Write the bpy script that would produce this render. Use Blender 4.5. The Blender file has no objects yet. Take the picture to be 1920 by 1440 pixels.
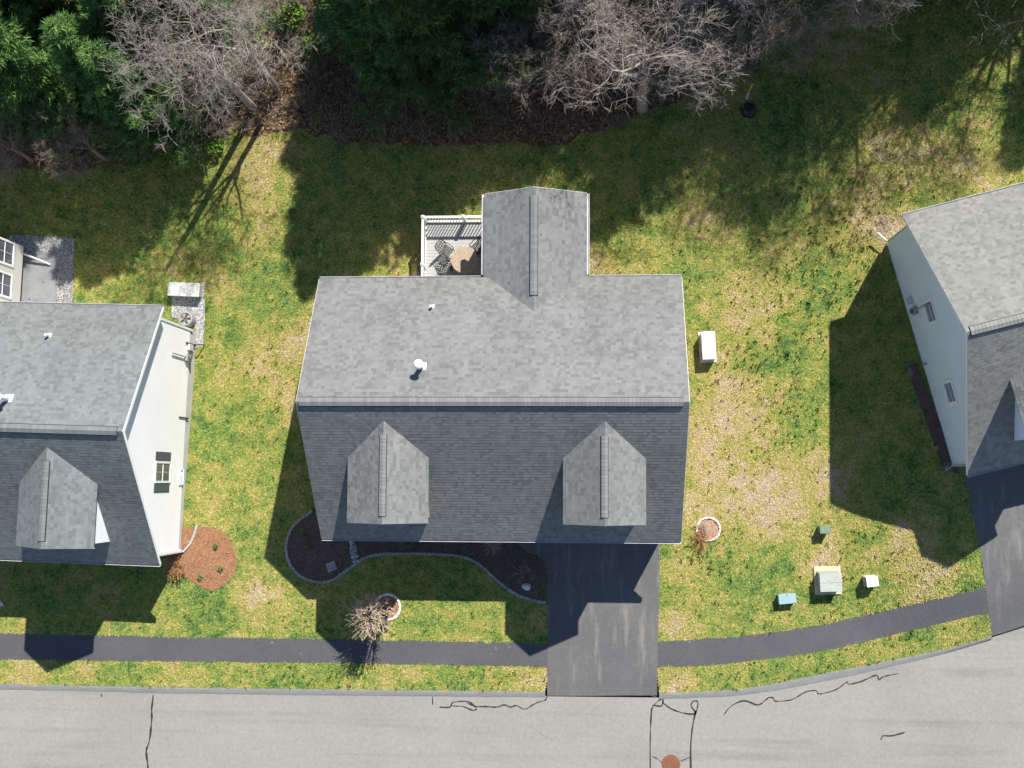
import bpy, bmesh, math, random
import numpy as np
from mathutils import Vector, Matrix, geometry
R_ = random.Random(7)
rng = np.random.default_rng(11)
scene = bpy.context.scene
col = scene.collection

# ------------------------------------------------------------------ camera, sky, sun, exposure
FPX, CAM_H, CAM_Y, TILT, SIDE = 2253.3, 52.9, -3.277, .080, .067
cam_rot = Matrix.Rotation(TILT, 3, 'X') @ Matrix.Rotation(SIDE, 3, 'Y')
cam_loc = Vector((0, CAM_Y, CAM_H))
cd = bpy.data.cameras.new('camera'); cam = bpy.data.objects.new('camera', cd); col.objects.link(cam)
cd.sensor_width = 36; cd.lens = 36 * FPX / 1920; cd.clip_end = 5000
cam.matrix_world = Matrix.Translation(cam_loc) @ cam_rot.to_4x4()
scene.camera = cam
SX, SY = -.404, -.757                       # shadow offset per metre of height
el = math.atan(1 / math.hypot(SX, SY)); az = math.atan2(-SX, -SY)
w = bpy.data.worlds.new('World'); scene.world = w; w.use_nodes = True
nt = w.node_tree; bg = nt.nodes['Background']
sky = nt.nodes.new('ShaderNodeTexSky'); sky.sky_type = 'NISHITA'; sky.sun_disc = False
sky.ozone_density = 2.4; sky.dust_density = .2; sky.sun_elevation = el; sky.sun_rotation = az
nt.links.new(sky.outputs[0], bg.inputs[0]); bg.inputs[1].default_value = .09
sl = bpy.data.lights.new('sun', 'SUN'); so = bpy.data.objects.new('sun', sl); col.objects.link(so)
sl.energy = 5.0; sl.angle = math.radians(.53); sl.color = (1, .95, .86)
so.rotation_euler = Vector((SX, SY, -1)).to_track_quat('-Z', 'Y').to_euler()
so.location = (10, 20, 60)
scene.view_settings.view_transform = 'Standard'; scene.view_settings.look = 'None'
scene.view_settings.gamma = 1; scene.view_settings.exposure = .86

# ------------------------------------------------------------------ helpers
def sm(t, a, b):
    t = min(1, max(0, (t - a) / (b - a))); return t * t * (3 - 2 * t)
def hz(x, y):                               # gentle lie of the land
    return -.5 * sm(-x, 12, 16.5) * sm(y, -6, 2) + .7 * sm(x, 10.5, 15) * sm(y, -11, -6)
def smv(t, a, b):
    t = np.clip((t - a) / (b - a), 0, 1); return t * t * (3 - 2 * t)
def hzv(x, y):
    return -.5 * smv(-x, 12, 16.5) * smv(y, -6, 2) + .7 * smv(x, 10.5, 15) * smv(y, -11, -6)
def G(px, py, z=0.0):                       # survey point of the photo (1920x1440) -> place on the ground
    v = cam_rot @ Vector(((px - 960) / FPX, -(py - 720) / FPX, -1)); t = (z - CAM_H) / v.z
    p = cam_loc + v * t; return p
def GG(px, py, dz=0):
    p = G(px, py)
    for i in range(4): p = G(px, py, hz(p.x, p.y) + dz)
    return p
def tag(o, label=None, cat=None, group=None, kind=None):
    if label: o['label'] = label
    if cat: o['category'] = cat
    if group: o['group'] = group
    if kind: o['kind'] = kind
    return o
def empty(name, loc, rz=0):
    o = bpy.data.objects.new(name, None); col.objects.link(o); o.location = loc; o.rotation_euler = (0, 0, rz)
    o.empty_display_size = .2; return o
def link(name, me, parent=None):
    o = bpy.data.objects.new(name, me); col.objects.link(o)
    if parent: o.parent = parent
    return o
class MB:
    def __init__(s): s.v = []; s.f = []; s.t = []
    def add(s, vs, fs, tone=1.0):
        n = len(s.v); s.v += [tuple(p) for p in vs]; s.f += [[n + i for i in f] for f in fs]; s.t += [tone] * len(fs); return s
    def box(s, x0, x1, y0, y1, z0, z1, M=None, tone=1.0):
        vs = [Vector((x, y, z)) for z in (z0, z1) for y in (y0, y1) for x in (x0, x1)]
        if M is not None: vs = [M @ p for p in vs]
        return s.add(vs, [(0, 2, 3, 1), (4, 5, 7, 6), (0, 1, 5, 4), (2, 6, 7, 3), (0, 4, 6, 2), (1, 3, 7, 5)], tone)
    def prism(s, poly, axis_fn, a, b):        # closed polygon extruded: axis_fn(p, t)
        n = len(poly); vs = [axis_fn(p, a) for p in poly] + [axis_fn(p, b) for p in poly]
        fs = [list(range(n))[::-1], list(range(n, 2 * n))] + [(i, (i + 1) % n, n + (i + 1) % n, n + i) for i in range(n)]
        return s.add(vs, fs)
    def tube(s, pts, radii, sides=6, cap=True):
        pts = [Vector(p) for p in pts]; n0 = len(s.v); k = len(pts)
        if not isinstance(radii, (list, tuple)): radii = [radii] * k
        for i, p in enumerate(pts):
            d = (pts[min(i + 1, k - 1)] - pts[max(i - 1, 0)]).normalized()
            a = d.cross(Vector((.37, .81, .45))).normalized(); b = d.cross(a)
            for j in range(sides):
                q = 2 * math.pi * j / sides
                s.v.append(tuple(p + (a * math.cos(q) + b * math.sin(q)) * radii[i]))
        m = 0
        for i in range(k - 1):
            for j in range(sides):
                A = n0 + i * sides + j; B = n0 + i * sides + (j + 1) % sides
                s.f.append([A, B, B + sides, A + sides]); m += 1
        if cap:
            s.f.append([n0 + j for j in range(sides)][::-1]); s.f.append([n0 + (k - 1) * sides + j for j in range(sides)]); m += 2
        s.t += [1.0] * m; return s
    def lathe(s, prof, c=(0, 0, 0), sides=24):
        n0 = len(s.v); k = len(prof); m = 0
        for (r, z) in prof:
            for j in range(sides):
                q = 2 * math.pi * j / sides; s.v.append((c[0] + r * math.cos(q), c[1] + r * math.sin(q), c[2] + z))
        for i in range(k - 1):
            for j in range(sides):
                A = n0 + i * sides + j; B = n0 + i * sides + (j + 1) % sides
                s.f.append([A, B, B + sides, A + sides]); m += 1
        s.f.append([n0 + j for j in range(sides)][::-1]); s.f.append([n0 + (k - 1) * sides + j for j in range(sides)]); m += 2
        s.t += [1.0] * m; return s
    def mesh(s, name, mat):
        me = bpy.data.meshes.new(name); me.from_pydata(s.v, [], s.f)
        a = me.attributes.new('tone', 'FLOAT', 'FACE'); a.data.foreach_set('value', s.t)
        me.materials.append(mat); me.update(); return me
    def build(s, name, mat, parent=None, bevel=0, smooth=False):
        me = s.mesh(name, mat)
        if bevel:
            bm = bmesh.new(); bm.from_mesh(me); bmesh.ops.bevel(bm, geom=bm.edges[:], offset=bevel, segments=2, affect='EDGES', profile=.6); bm.to_mesh(me); bm.free()
        if smooth:
            for p in me.polygons: p.use_smooth = True
        return link(name, me, parent)

def new_mat(name):
    m = bpy.data.materials.new(name); m.use_nodes = True; n = m.node_tree
    return m, n, n.nodes['Principled BSDF']
def nd(n, t, **k):
    o = n.nodes.new(t)
    for a, b in k.items(): setattr(o, a, b)
    return o
def noise(n, scale, detail=4, rough=.55, vec=None, dim='3D'):
    t = nd(n, 'ShaderNodeTexNoise'); t.inputs['Scale'].default_value = scale; t.inputs['Detail'].default_value = detail; t.inputs['Roughness'].default_value = rough
    if vec is not None: n.links.new(vec, t.inputs['Vector'])
    return t.outputs['Fac']
def mapr(n, val, a, b, c=0, d=1):
    t = nd(n, 'ShaderNodeMapRange'); n.links.new(val, t.inputs[0])
    for i, x in zip((1, 2, 3, 4), (a, b, c, d)): t.inputs[i].default_value = x
    return t.outputs[0]
def mix(n, f, a, b, mode='MIX'):
    t = nd(n, 'ShaderNodeMix', data_type='RGBA', blend_type=mode)
    for s, x in ((t.inputs['Factor'], f), (t.inputs['A'], a), (t.inputs['B'], b)):
        if isinstance(x, bpy.types.NodeSocket): n.links.new(x, s)
        else: s.default_value = x if not isinstance(x, tuple) else (x + (1,) if len(x) == 3 else x)
    return t.outputs['Result']
def math_(n, op, a, b=None):
    t = nd(n, 'ShaderNodeMath', operation=op)
    for i, x in enumerate((a, b)):
        if x is None: continue
        if isinstance(x, bpy.types.NodeSocket): n.links.new(x, t.inputs[i])
        else: t.inputs[i].default_value = x
    return t.outputs[0]
def pos(n, scale=None, obj=True):
    c = nd(n, 'ShaderNodeTexCoord').outputs['Object'] if obj else nd(n, 'ShaderNodeNewGeometry').outputs['Position']
    if scale:
        m = nd(n, 'ShaderNodeMapping'); n.links.new(c, m.inputs[0]); m.inputs['Scale'].default_value = scale; c = m.outputs[0]
    return c
def bump(n, bs, h, dist=.01, strength=.6):
    b = nd(n, 'ShaderNodeBump'); b.inputs['Distance'].default_value = dist; b.inputs['Strength'].default_value = strength
    n.links.new(h, b.inputs['Height']); n.links.new(b.outputs[0], bs.inputs['Normal'])
def mat(name, c, c2=None, scale=4, rough=.8, bmp=0, metal=0, fine=None, spec=.3, obj=True):
    m, n, b = new_mat(name); p = pos(n, obj=obj)
    c2 = c2 or tuple(x * .8 for x in c)
    f = mapr(n, noise(n, scale, 5, .6, p), .3, .7)
    o = mix(n, f, c, c2)
    if fine:
        g = mapr(n, noise(n, fine, 2, .6, p), .3, .7, .8, 1.2); o = mix(n, 1.0, o, g, 'MULTIPLY')
    n.links.new(o, b.inputs['Base Color']); b.inputs['Roughness'].default_value = rough; b.inputs['Metallic'].default_value = metal
    b.inputs['Specular IOR Level'].default_value = spec
    if bmp: bump(n, b, noise(n, fine or scale * 6, 3, .6, p), bmp)
    return m

M = {}
M['white'] = mat('white_trim', (.80, .80, .79), (.74, .74, .73), 2, .5)
M['gutter'] = mat('gutter_metal', (.58, .58, .60), (.42, .42, .44), 2, .45)
M['glass'] = mat('window_glass', (.06, .075, .095), (.09, .105, .125), 1, .08, spec=.8)
M['bright_pane'] = mat('brightened_glass', (.17, .21, .27), (.24, .28, .33), 2, .12, spec=.6)  # pane base colour brightened to grey-blue; nothing modelled behind it
M['shutter'] = mat('shutter_grey', (.045, .05, .06), (.06, .065, .075), 8, .6)
M['concrete'] = mat('concrete', (.52, .52, .51), (.44, .44, .43), 1.5, .9, .004, fine=30)
M['slab'] = mat('patio_concrete', (.20, .21, .22), (.15, .155, .165), 1.5, .9, .004, fine=30)
M['door'] = mat('door_white', (.75, .75, .74), (.7, .7, .69), 3, .5)
M['black'] = mat('black_metal', (.012, .012, .014), (.022, .022, .024), 8, .45)
M['underlay'] = mat('roof_underlay', (.03, .032, .035), (.045, .045, .05), 3, .95)
M['pvc'] = mat('vent_pipe_white', (.8, .8, .8), (.7, .7, .7), 4, .4)
M['deck'] = mat('deck_composite', (.36, .36, .35), (.27, .275, .28), 1.2, .75, fine=25)
M['tabletop'] = mat('tan_tabletop', (.34, .27, .19), (.27, .21, .15), 3, .55, fine=14)
M['gen'] = mat('generator_cream', (.66, .65, .61), (.60, .59, .55), 3, .35)
M['transformer'] = mat('transformer_green', (.34, .37, .33), (.28, .31, .28), 3, .5, fine=20)
M['pad'] = mat('transformer_pad', (.55, .46, .32), (.46, .38, .27), 3, .9, .003, fine=30)
M['teal'] = mat('faded_teal_plastic', (.20, .31, .35), (.26, .36, .39), 5, .5)
M['pedgreen'] = mat('pedestal_green', (.16, .21, .15), (.12, .165, .12), 5, .55)
M['pedwhite'] = mat('pedestal_white', (.78, .78, .76), (.70, .70, .68), 4, .45)
M['rust'] = mat('rusty_iron', (.20, .085, .045), (.13, .055, .035), 12, .8, .003, fine=60)
M['tar'] = mat('tar', (.018, .018, .02), (.03, .03, .032), 6, .6)
M['stone'] = mat('edging_stone', (.30, .30, .295), (.20, .20, .20), 6, .9, .006, fine=30, obj=False)
M['palestone'] = mat('pale_edging_stone', (.66, .63, .60), (.52, .48, .45), 6, .9, .006, fine=30, obj=False)
M['pebble'] = mat('river_pebble', (.36, .36, .37), (.20, .20, .22), 9, .8, fine=40, obj=False)
M['rock'] = mat('pale_rock', (.55, .55, .54), (.40, .40, .40), 6, .9, .01, fine=24)
M['mulch'] = mat('brown_mulch', (.125, .082, .066), (.075, .05, .042), 3, .95, .03, fine=28)
M['redmulch'] = mat('red_mulch', (.27, .135, .068), (.19, .095, .05), 2.5, .95, .03, fine=24)
M['tanmulch'] = mat('faded_mulch', (.36, .23, .17), (.27, .165, .12), 2.5, .95, .03, fine=24)
M['soil'] = mat('bare_soil', (.16, .13, .085), (.10, .10, .05), .5, .95, .02, fine=14)
M['bark'] = mat('grey_bark', (.36, .315, .275), (.22, .185, .16), 7, .9, .01, fine=30)
M['bark2'] = mat('brown_bark', (.27, .215, .175), (.15, .12, .10), 7, .9, .01, fine=30)
M['tan_twig'] = mat('tan_twig', (.46, .37, .28), (.36, .28, .20), 9, .9, obj=False)
M['rust_twig'] = mat('russet_twig', (.30, .14, .06), (.36, .21, .09), 9, .9, obj=False)
M['vent_dark'] = mat('vent_plastic', (.02, .02, .022), (.03, .03, .032), 5, .7)
M['scuff'] = mat('pale_scuff', (.15, .145, .14), (.09, .09, .095), 9, .9)
M['yellow'] = mat('yellow_paint', (.62, .45, .03), (.55, .40, .04), 5, .5)
M['acgrey'] = mat('condenser_grey', (.33, .33, .32), (.26, .26, .25), 6, .5)
M['cover'] = mat('weathered_cover', (.50, .50, .48), (.36, .36, .35), 3, .7, fine=18)
M['pipe'] = mat('plastic_drain', (.40, .44, .43), (.34, .38, .37), 6, .5)

def siding(name, c, rough=.55):
    m, n, b = new_mat(name); p = pos(n)
    sx = nd(n, 'ShaderNodeSeparateXYZ'); n.links.new(p, sx.inputs[0])
    fr = math_(n, 'FRACT', math_(n, 'MULTIPLY', sx.outputs[2], 1 / .11))
    f = mapr(n, noise(n, .6, 4, .6, p), .3, .7)
    n.links.new(mix(n, f, c, tuple(x * .93 for x in c)), b.inputs['Base Color']); b.inputs['Roughness'].default_value = rough
    b.inputs['Specular IOR Level'].default_value = .25
    bump(n, b, fr, .012, -.5); return m
M['wallwhite'] = siding('white_siding', (.90, .895, .91))
M['walltan'] = siding('tan_siding', (.46, .41, .34))
M['wallstone'] = siding('stone_siding', (.56, .54, .51))
M['wallgrey'] = siding('grey_siding', (.66, .73, .82))

def shingle_mat(name, c):
    m, n, b = new_mat(name); p = pos(n)
    a = nd(n, 'ShaderNodeAttribute'); a.attribute_name = 'tone'
    f = mapr(n, noise(n, .35, 4, .6, p), .3, .7, .90, 1.08)
    g = mapr(n, noise(n, 45, 2, .7, p), .25, .75, .86, 1.14)
    k = mapr(n, noise(n, 1.0, 4, .65, pos(n, (1.6, .22, .22))), .3, .7, .93, 1.06)
    o = mix(n, 1.0, (*c, 1), math_(n, 'MULTIPLY', math_(n, 'MULTIPLY', math_(n, 'MULTIPLY', a.outputs['Fac'], f), g), k), 'MULTIPLY')
    n.links.new(o, b.inputs['Base Color']); b.inputs['Roughness'].default_value = .92; b.inputs['Specular IOR Level'].default_value = .2
    return m
M['shingle'] = shingle_mat('grey_shingle', (.156, .159, .158))
M['shingle_l'] = shingle_mat('cool_grey_shingle', (.143, .153, .154))
M['shingle_r'] = shingle_mat('pale_grey_shingle', (.188, .189, .178))

def asphalt(name, c, c2, streak=None, sc=(1, 1, 1), amt=.5, fine=60, big=.25, rough=.85):
    m, n, b = new_mat(name); p = pos(n)
    o = mix(n, mapr(n, noise(n, big, 6, .65, p), .32, .68), c, c2)
    if streak:
        f = mapr(n, noise(n, 1.0, 6, .62, pos(n, sc)), .52, .70, 0, amt)
        f = math_(n, 'MULTIPLY', f, mapr(n, noise(n, .45, 3, .6, p), .34, .52))
        o = mix(n, f, o, streak)
    o = mix(n, 1.0, o, mapr(n, noise(n, fine, 2, .7, p), .3, .7, .84, 1.16), 'MULTIPLY')
    o = mix(n, 1.0, o, mapr(n, noise(n, 7, 4, .7, p), .35, .65, .91, 1.06), 'MULTIPLY')
    o = mix(n, mapr(n, noise(n, 2.2, 2, .5, p), .70, .78, 0, .3), o, tuple(x * .6 for x in c))
    n.links.new(o, b.inputs['Base Color']); b.inputs['Roughness'].default_value = rough; b.inputs['Specular IOR Level'].default_value = .25
    bump(n, b, noise(n, fine * 1.5, 2, .6, p), .004, .5); return m
M['road'] = asphalt('old_road_asphalt', (.238, .232, .207), (.206, .202, .185), (.158, .150, .130), (.05, 1.3, 1), .7)
M['drive'] = asphalt('driveway_asphalt', (.084, .084, .087), (.112, .111, .112), (.22, .205, .185), (2.6, .38, 1), .6)
M['walk'] = asphalt('sidewalk_asphalt', (.063, .063, .070), (.077, .077, .084), None, big=.5)
M['kerb'] = asphalt('kerb_asphalt', (.19, .189, .188), (.165, .164, .164), None, big=1.2)

# lawn colours (shared by the turf sheet and the grass blades)
DRY = [(515, 690, 60, .5), (540, 760, 40, .4), (480, 1110, 42, .7), (455, 690, 40, .25), (1395, 770, 60, .6), (1430, 900, 85, .7), (1440, 960, 60, .6), (1330, 720, 60, .25),
       (1410, 590, 50, .6), (1560, 660, 40, .2), (1275, 1070, 28, .5), (1265, 1280, 34, .9), (1010, 1275, 36, .75), (1735, 1090, 45, .8), (1548, 1055, 45, .7), (1610, 430, 70, .35),
       (1660, 330, 90, .5), (1800, 300, 70, .5), (1680, 440, 40, .8), (1690, 1010, 50, .5), (1580, 940, 50, .6), (60, 1260, 40, .5), (150, 1258, 30, .5), (445, 1255, 34, .4), (420, 540, 25, .35),
       (1110, 500, 40, .5), (1310, 830, 60, .4), (1300, 985, 55, .45), (1330, 900, 60, .35), (1330, 560, 60, .3), (1360, 660, 60, .3), (1200, 510, 60, .4), (1330, 430, 60, .35), (1500, 450, 40, .3), (560, 640, 40, .45), (590, 600, 25, .4), (470, 380, 60, .3), (1560, 880, 40, .4), (1460, 740, 40, .4), (1260, 1185, 35, .5), (1000, 1170, 36, .45), (780, 480, 45, .35), (500, 300, 70, .35), (1790, 1180, 35, .6)]
LUSH = [(430, 600, 55, .3), (420, 800, 60, .3), (470, 1060, 50, .25), (1480, 1100, 90, .3), (1500, 680, 70, .22), (1400, 1150, 70, .25), (1330, 480, 50, .2), (1520, 820, 40, .3), (1660, 620, 40, .2), (400, 1150, 60, .2), (1560, 300, 60, .3), (1800, 200, 60, .3)]
def lawn_color(n, rnd=None):
    p = pos(n, obj=False)
    fl = nd(n, 'ShaderNodeMapping'); n.links.new(p, fl.inputs[0]); fl.inputs['Scale'].default_value = (1, 1, 0); p = fl.outputs[0]
    d = math_(n, 'ADD', math_(n, 'MULTIPLY', noise(n, .28, 5, .6, p), 1.0), math_(n, 'MULTIPLY', noise(n, 1.5, 5, .7, p), 1.35))
    d = math_(n, 'ADD', d, math_(n, 'MULTIPLY', noise(n, 7.0, 3, .6, p), .6))
    d = math_(n, 'SUBTRACT', d, 1.065)
    for lst, sg in ((DRY, 1), (LUSH, -1)):
        for (px, py, r, s) in lst:
            q = G(px, py); rr = r / 42.6
            v = nd(n, 'ShaderNodeVectorMath', operation='DISTANCE'); n.links.new(p, v.inputs[0]); v.inputs[1].default_value = (q.x, q.y, 0)
            d = math_(n, 'ADD', d, mapr(n, v.outputs['Value'], 0, rr * 1.5, s * (.52 if sg > 0 else .32) * sg, 0))
    if rnd is not None: d = math_(n, 'ADD', d, math_(n, 'MULTIPLY', math_(n, 'SUBTRACT', rnd, .5), .34))
    r = nd(n, 'ShaderNodeValToRGB'); n.links.new(d, r.inputs[0]); e = r.color_ramp.elements
    e[0].position = .10; e[0].color = (.055, .112, .030, 1)
    e[1].position = .93; e[1].color = (.41, .325, .225, 1)
    for ps, c in ((.20, (.105, .176, .043)), (.38, (.188, .237, .053)), (.58, (.315, .278, .076)), (.76, (.375, .30, .142))):
        x = e.new(ps); x.color = (*c, 1)
    return r.outputs[0], p
def lawn_mat():
    m, n, b = new_mat('turf'); c, p = lawn_color(n)
    c = mix(n, 1.0, c, mapr(n, noise(n, 14, 3, .7, p), .38, .62, .45, 1.08), 'MULTIPLY')
    n.links.new(c, b.inputs['Base Color']); b.inputs['Roughness'].default_value = .95; b.inputs['Specular IOR Level'].default_value = .1
    bump(n, b, noise(n, 22, 3, .7, p), .05, .8); return m
def blade_mat():
    m, n, b = new_mat('grass_blade'); a = nd(n, 'ShaderNodeAttribute'); a.attribute_name = 'rnd'
    c, p = lawn_color(n, a.outputs['Fac'])
    c = mix(n, 1.0, c, mapr(n, a.outputs['Fac'], 0, 1, .85, 1.3), 'MULTIPLY')
    n.links.new(c, b.inputs['Base Color']); b.inputs['Roughness'].default_value = .7; b.inputs['Specular IOR Level'].default_value = .15
    return m
M['turf'] = lawn_mat(); M['blade'] = blade_mat()
def rnd_mat(name, stops, rough=.8, trans=0):
    m, n, b = new_mat(name); a = nd(n, 'ShaderNodeAttribute'); a.attribute_name = 'rnd'
    r = nd(n, 'ShaderNodeValToRGB'); n.links.new(a.outputs['Fac'], r.inputs[0]); e = r.color_ramp.elements
    e[0].position, e[1].position = 0, 1; e[0].color = (*stops[0], 1); e[1].color = (*stops[-1], 1)
    for i, c in enumerate(stops[1:-1]): x = e.new((i + 1) / (len(stops) - 1)); x.color = (*c, 1)
    n.links.new(r.outputs[0], b.inputs['Base Color']); b.inputs['Roughness'].default_value = rough; b.inputs['Specular IOR Level'].default_value = .15
    return m
M['needles'] = rnd_mat('pine_needles', [(.035, .085, .026), (.07, .145, .04), (.115, .215, .055), (.20, .31, .08)])
M['needles2'] = rnd_mat('dark_needles', [(.03, .07, .02), (.055, .105, .028), (.09, .15, .038), (.14, .18, .05)])
M['bushleaf'] = rnd_mat('bush_leaf', [(.05, .14, .02), (.10, .22, .03), (.20, .30, .04)])
M['litter'] = rnd_mat('leaf_litter', [(.07, .042, .026), (.15, .09, .05), (.26, .145, .07), (.36, .25, .165)])
M['brush'] = rnd_mat('brush_twigs', [(.10, .075, .055), (.20, .155, .12), (.32, .27, .22)])
M['mulchchip'] = rnd_mat('mulch_chip', [(.05, .032, .026), (.12, .078, .062), (.20, .14, .115)])
M['redchip'] = rnd_mat('red_mulch_chip', [(.15, .07, .032), (.28, .145, .075), (.38, .25, .16)])
M['tanchip'] = rnd_mat('faded_mulch_chip', [(.20, .11, .07), (.36, .23, .17), (.46, .33, .26)])
M['gravelchip'] = rnd_mat('gravel_chip', [(.12, .12, .13), (.30, .30, .30), (.55, .54, .52)])
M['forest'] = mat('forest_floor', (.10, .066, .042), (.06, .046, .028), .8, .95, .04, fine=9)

def np_mesh(name, V, F, mt, rnd=None, parent=None):          # V (n,3), F (m,3) triangles
    me = bpy.data.meshes.new(name); me.vertices.add(len(V)); me.vertices.foreach_set('co', np.asarray(V, np.float32).ravel())
    m = len(F); me.loops.add(m * 3); me.loops.foreach_set('vertex_index', np.asarray(F, np.int32).ravel())
    me.polygons.add(m); me.polygons.foreach_set('loop_start', np.arange(0, m * 3, 3, dtype=np.int32))
    if rnd is not None:
        a = me.attributes.new('rnd', 'FLOAT', 'POINT'); a.data.foreach_set('value', np.asarray(rnd, np.float32))
    me.materials.append(mt); me.update(calc_edges=True); me.validate()
    return link(name, me, parent)
def inside(P, poly):
    x, y = P[:, 0], P[:, 1]; r = np.zeros(len(P), bool); n = len(poly)
    for i in range(n):
        x1, y1 = poly[i][0], poly[i][1]; x2, y2 = poly[(i + 1) % n][0], poly[(i + 1) % n][1]
        c = (y1 > y) != (y2 > y)
        if y1 != y2: r ^= c & (x < (x2 - x1) * (y - y1) / (y2 - y1) + x1)
    return r
def smooth_poly(pts, k=4, closed=True):
    n = len(pts); out = []
    for i in range(n if closed else n - 1):
        P = [pts[(i + j) % n] if closed else pts[min(max(i + j, 0), n - 1)] for j in (-1, 0, 1, 2)]
        for s in range(k):
            t = s / k; out.append(tuple(.5 * (2 * P[1][q] + (P[2][q] - P[0][q]) * t + (2 * P[0][q] - 5 * P[1][q] + 4 * P[2][q] - P[3][q]) * t * t + (3 * P[1][q] - P[0][q] - 3 * P[2][q] + P[3][q]) * t ** 3) for q in (0, 1)))
    if not closed: out.append(tuple(pts[-1][:2]))
    return out
def dens(poly, step):
    out = []
    for i in range(len(poly)):
        a, b = Vector(poly[i][:2]), Vector(poly[(i + 1) % len(poly)][:2]); k = max(1, int((b - a).length / step))
        for j in range(k): out.append(tuple(a.lerp(b, j / k)))
    return out
def sheet(name, poly, dz, mt, step=1.0, zf=hz, skirt=.12, kind='structure', parent=None, edge_step=None):
    poly = dens(poly, edge_step or step); n = len(poly)
    A = np.array(poly); x0, y0 = A.min(0); x1, y1 = A.max(0)
    gx, gy = np.meshgrid(np.arange(x0 + step / 2, x1, step), np.arange(y0 + step / 2, y1, step)); Q = np.c_[gx.ravel(), gy.ravel()]
    if len(Q): Q = Q[inside(Q, poly)]
    vs = [Vector(p) for p in poly] + [Vector(q) for q in Q]
    res = geometry.delaunay_2d_cdt(vs, [], [list(range(n))], 1, 1e-4)
    V = [(v.x, v.y, zf(v.x, v.y) + dz) for v in res[0]]; F = []
    for f in res[2]:
        a, b, c = (res[0][i] for i in f[:3])
        F.append(list(f) if (b - a).cross(c - a) > 0 else list(f)[::-1])
    k = len(V)
    for p in poly: V.append((p[0], p[1], zf(*p) + dz)); V.append((p[0], p[1], zf(*p) + dz - skirt))
    area = sum(poly[i][0] * poly[(i + 1) % n][1] - poly[(i + 1) % n][0] * poly[i][1] for i in range(n))
    for i in range(n):
        j = (i + 1) % n; q = [k + 2 * i, k + 2 * i + 1, k + 2 * j + 1, k + 2 * j]
        F.append(q if area > 0 else q[::-1])
    me = bpy.data.meshes.new(name); me.from_pydata(V, [], F); me.materials.append(mt); me.update()
    o = link(name, me, parent)
    if kind: o['kind'] = kind
    return o
def W(l): return [G(a, b).xy[:] for a, b in l]
def WG(l): return [GG(a, b).xy[:] for a, b in l]

# ------------------------------------------------------------------ ground, road, kerb, walks, drives
KL_in = W([(-900, 1262), (-400, 1272), (0, 1282), (300, 1288), (600, 1292), (1022, 1297)])
KL_out = W([(-900, 1271), (-400, 1281), (0, 1291), (300, 1298), (600, 1302), (1022, 1306)])
KR_in = W([(1236, 1300), (1320, 1296), (1413, 1288), (1547, 1262), (1680, 1236), (1780, 1214), (1857, 1192)])
KR_out = W([(1236, 1309), (1320, 1306), (1413, 1299), (1547, 1275), (1680, 1246), (1780, 1221), (1859, 1196)])
KR_in, KR_out = smooth_poly(KR_in, 4, False), smooth_poly(KR_out, 4, False)
flat = lambda x, y: 0
sheet('ground', [(-700, -700), (700, -700), (700, 700), (-700, 700)], -1.0, M['soil'], 100, flat, .01)
far_r = W([(2140, 1085), (2500, 900), (2900, 640)])
roadpoly = KL_out[:1] + [(-60, KL_out[0][1])] + [(-60, -27), (60, -27), (75, 0)] + far_r[::-1] + KR_out[::-1] + KL_out[::-1][:-1]
sheet('road', roadpoly, -.03, M['road'], 2.0, flat, .94)
road = bpy.data.objects['road']
mouth_c = W([(1026, 1262), (1233, 1262)]); mouth_r = W([(1850, 1152), (2140, 1060)])
lawnpoly = [(-60, KL_in[0][1])] + KL_in + mouth_c + KR_in + mouth_r + far_r[1:] + [(70, 12), (70, 48), (-60, 48)]
sheet('lawn', lawnpoly, 0, M['turf'], 1.0, hz, .45)
def strip(name, A, B, za, zb, prof, mt):
    m = MB(); A, B = dens_open(A, .6), dens_open(B, .6, len(dens_open(A, .6)))
    for i, (a, b) in enumerate(zip(A, B)):
        pass
    V = []
    for a, b in zip(A, B):
        a, b = Vector(a), Vector(b); h = hz(a.x, a.y)
        for t, z in prof:
            q = a.lerp(b, t); V.append((q.x + R_.uniform(-.008, .008), q.y + R_.uniform(-.012, .012), z + h))
    k = len(prof); n = len(A)
    F = [[i * k + j, (i + 1) * k + j, (i + 1) * k + j + 1, i * k + j + 1] for i in range(n - 1) for j in range(k - 1)]
    F = [f[::-1] for f in F]
    m.add(V, F + [list(range(k)), list(range((n - 1) * k, n * k))[::-1]])
    o = m.build(name, mt); o['kind'] = 'structure'; return o
def dens_open(P, step, count=None):
    P = [Vector(p[:2]) for p in P]; L = [0]
    for a, b in zip(P, P[1:]): L.append(L[-1] + (b - a).length)
    n = count or int(L[-1] / step) + 2; out = []
    for i in range(n):
        s = L[-1] * i / (n - 1); j = 0
        while j < len(P) - 2 and L[j + 1] < s: j += 1
        t = (s - L[j]) / max(1e-9, L[j + 1] - L[j]); out.append(P[j].lerp(P[j + 1], t))
    return out
prof = [(-.05, -.2), (0, .014), (.4, .018), (.9, -.004), (1.25, -.031), (1.3, -.2)]
strip('kerb', KL_in, KL_out, 0, 0, prof, M['kerb']); strip('kerb', KR_in, KR_out, 0, 0, prof, M['kerb'])
swl = W([(-900, 1165), (-400, 1177), (0, 1187), (180, 1191), (400, 1195), (600, 1198), (830, 1202), (1028, 1207)])
swl2 = W([(1028, 1251), (850, 1247), (620, 1243), (400, 1241), (190, 1239), (0, 1237), (-400, 1227), (-900, 1214)])
swr = W([(1232, 1202), (1330, 1197), (1413, 1190), (1547, 1170), (1680, 1138), (1780, 1113), (1840, 1097)])
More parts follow.
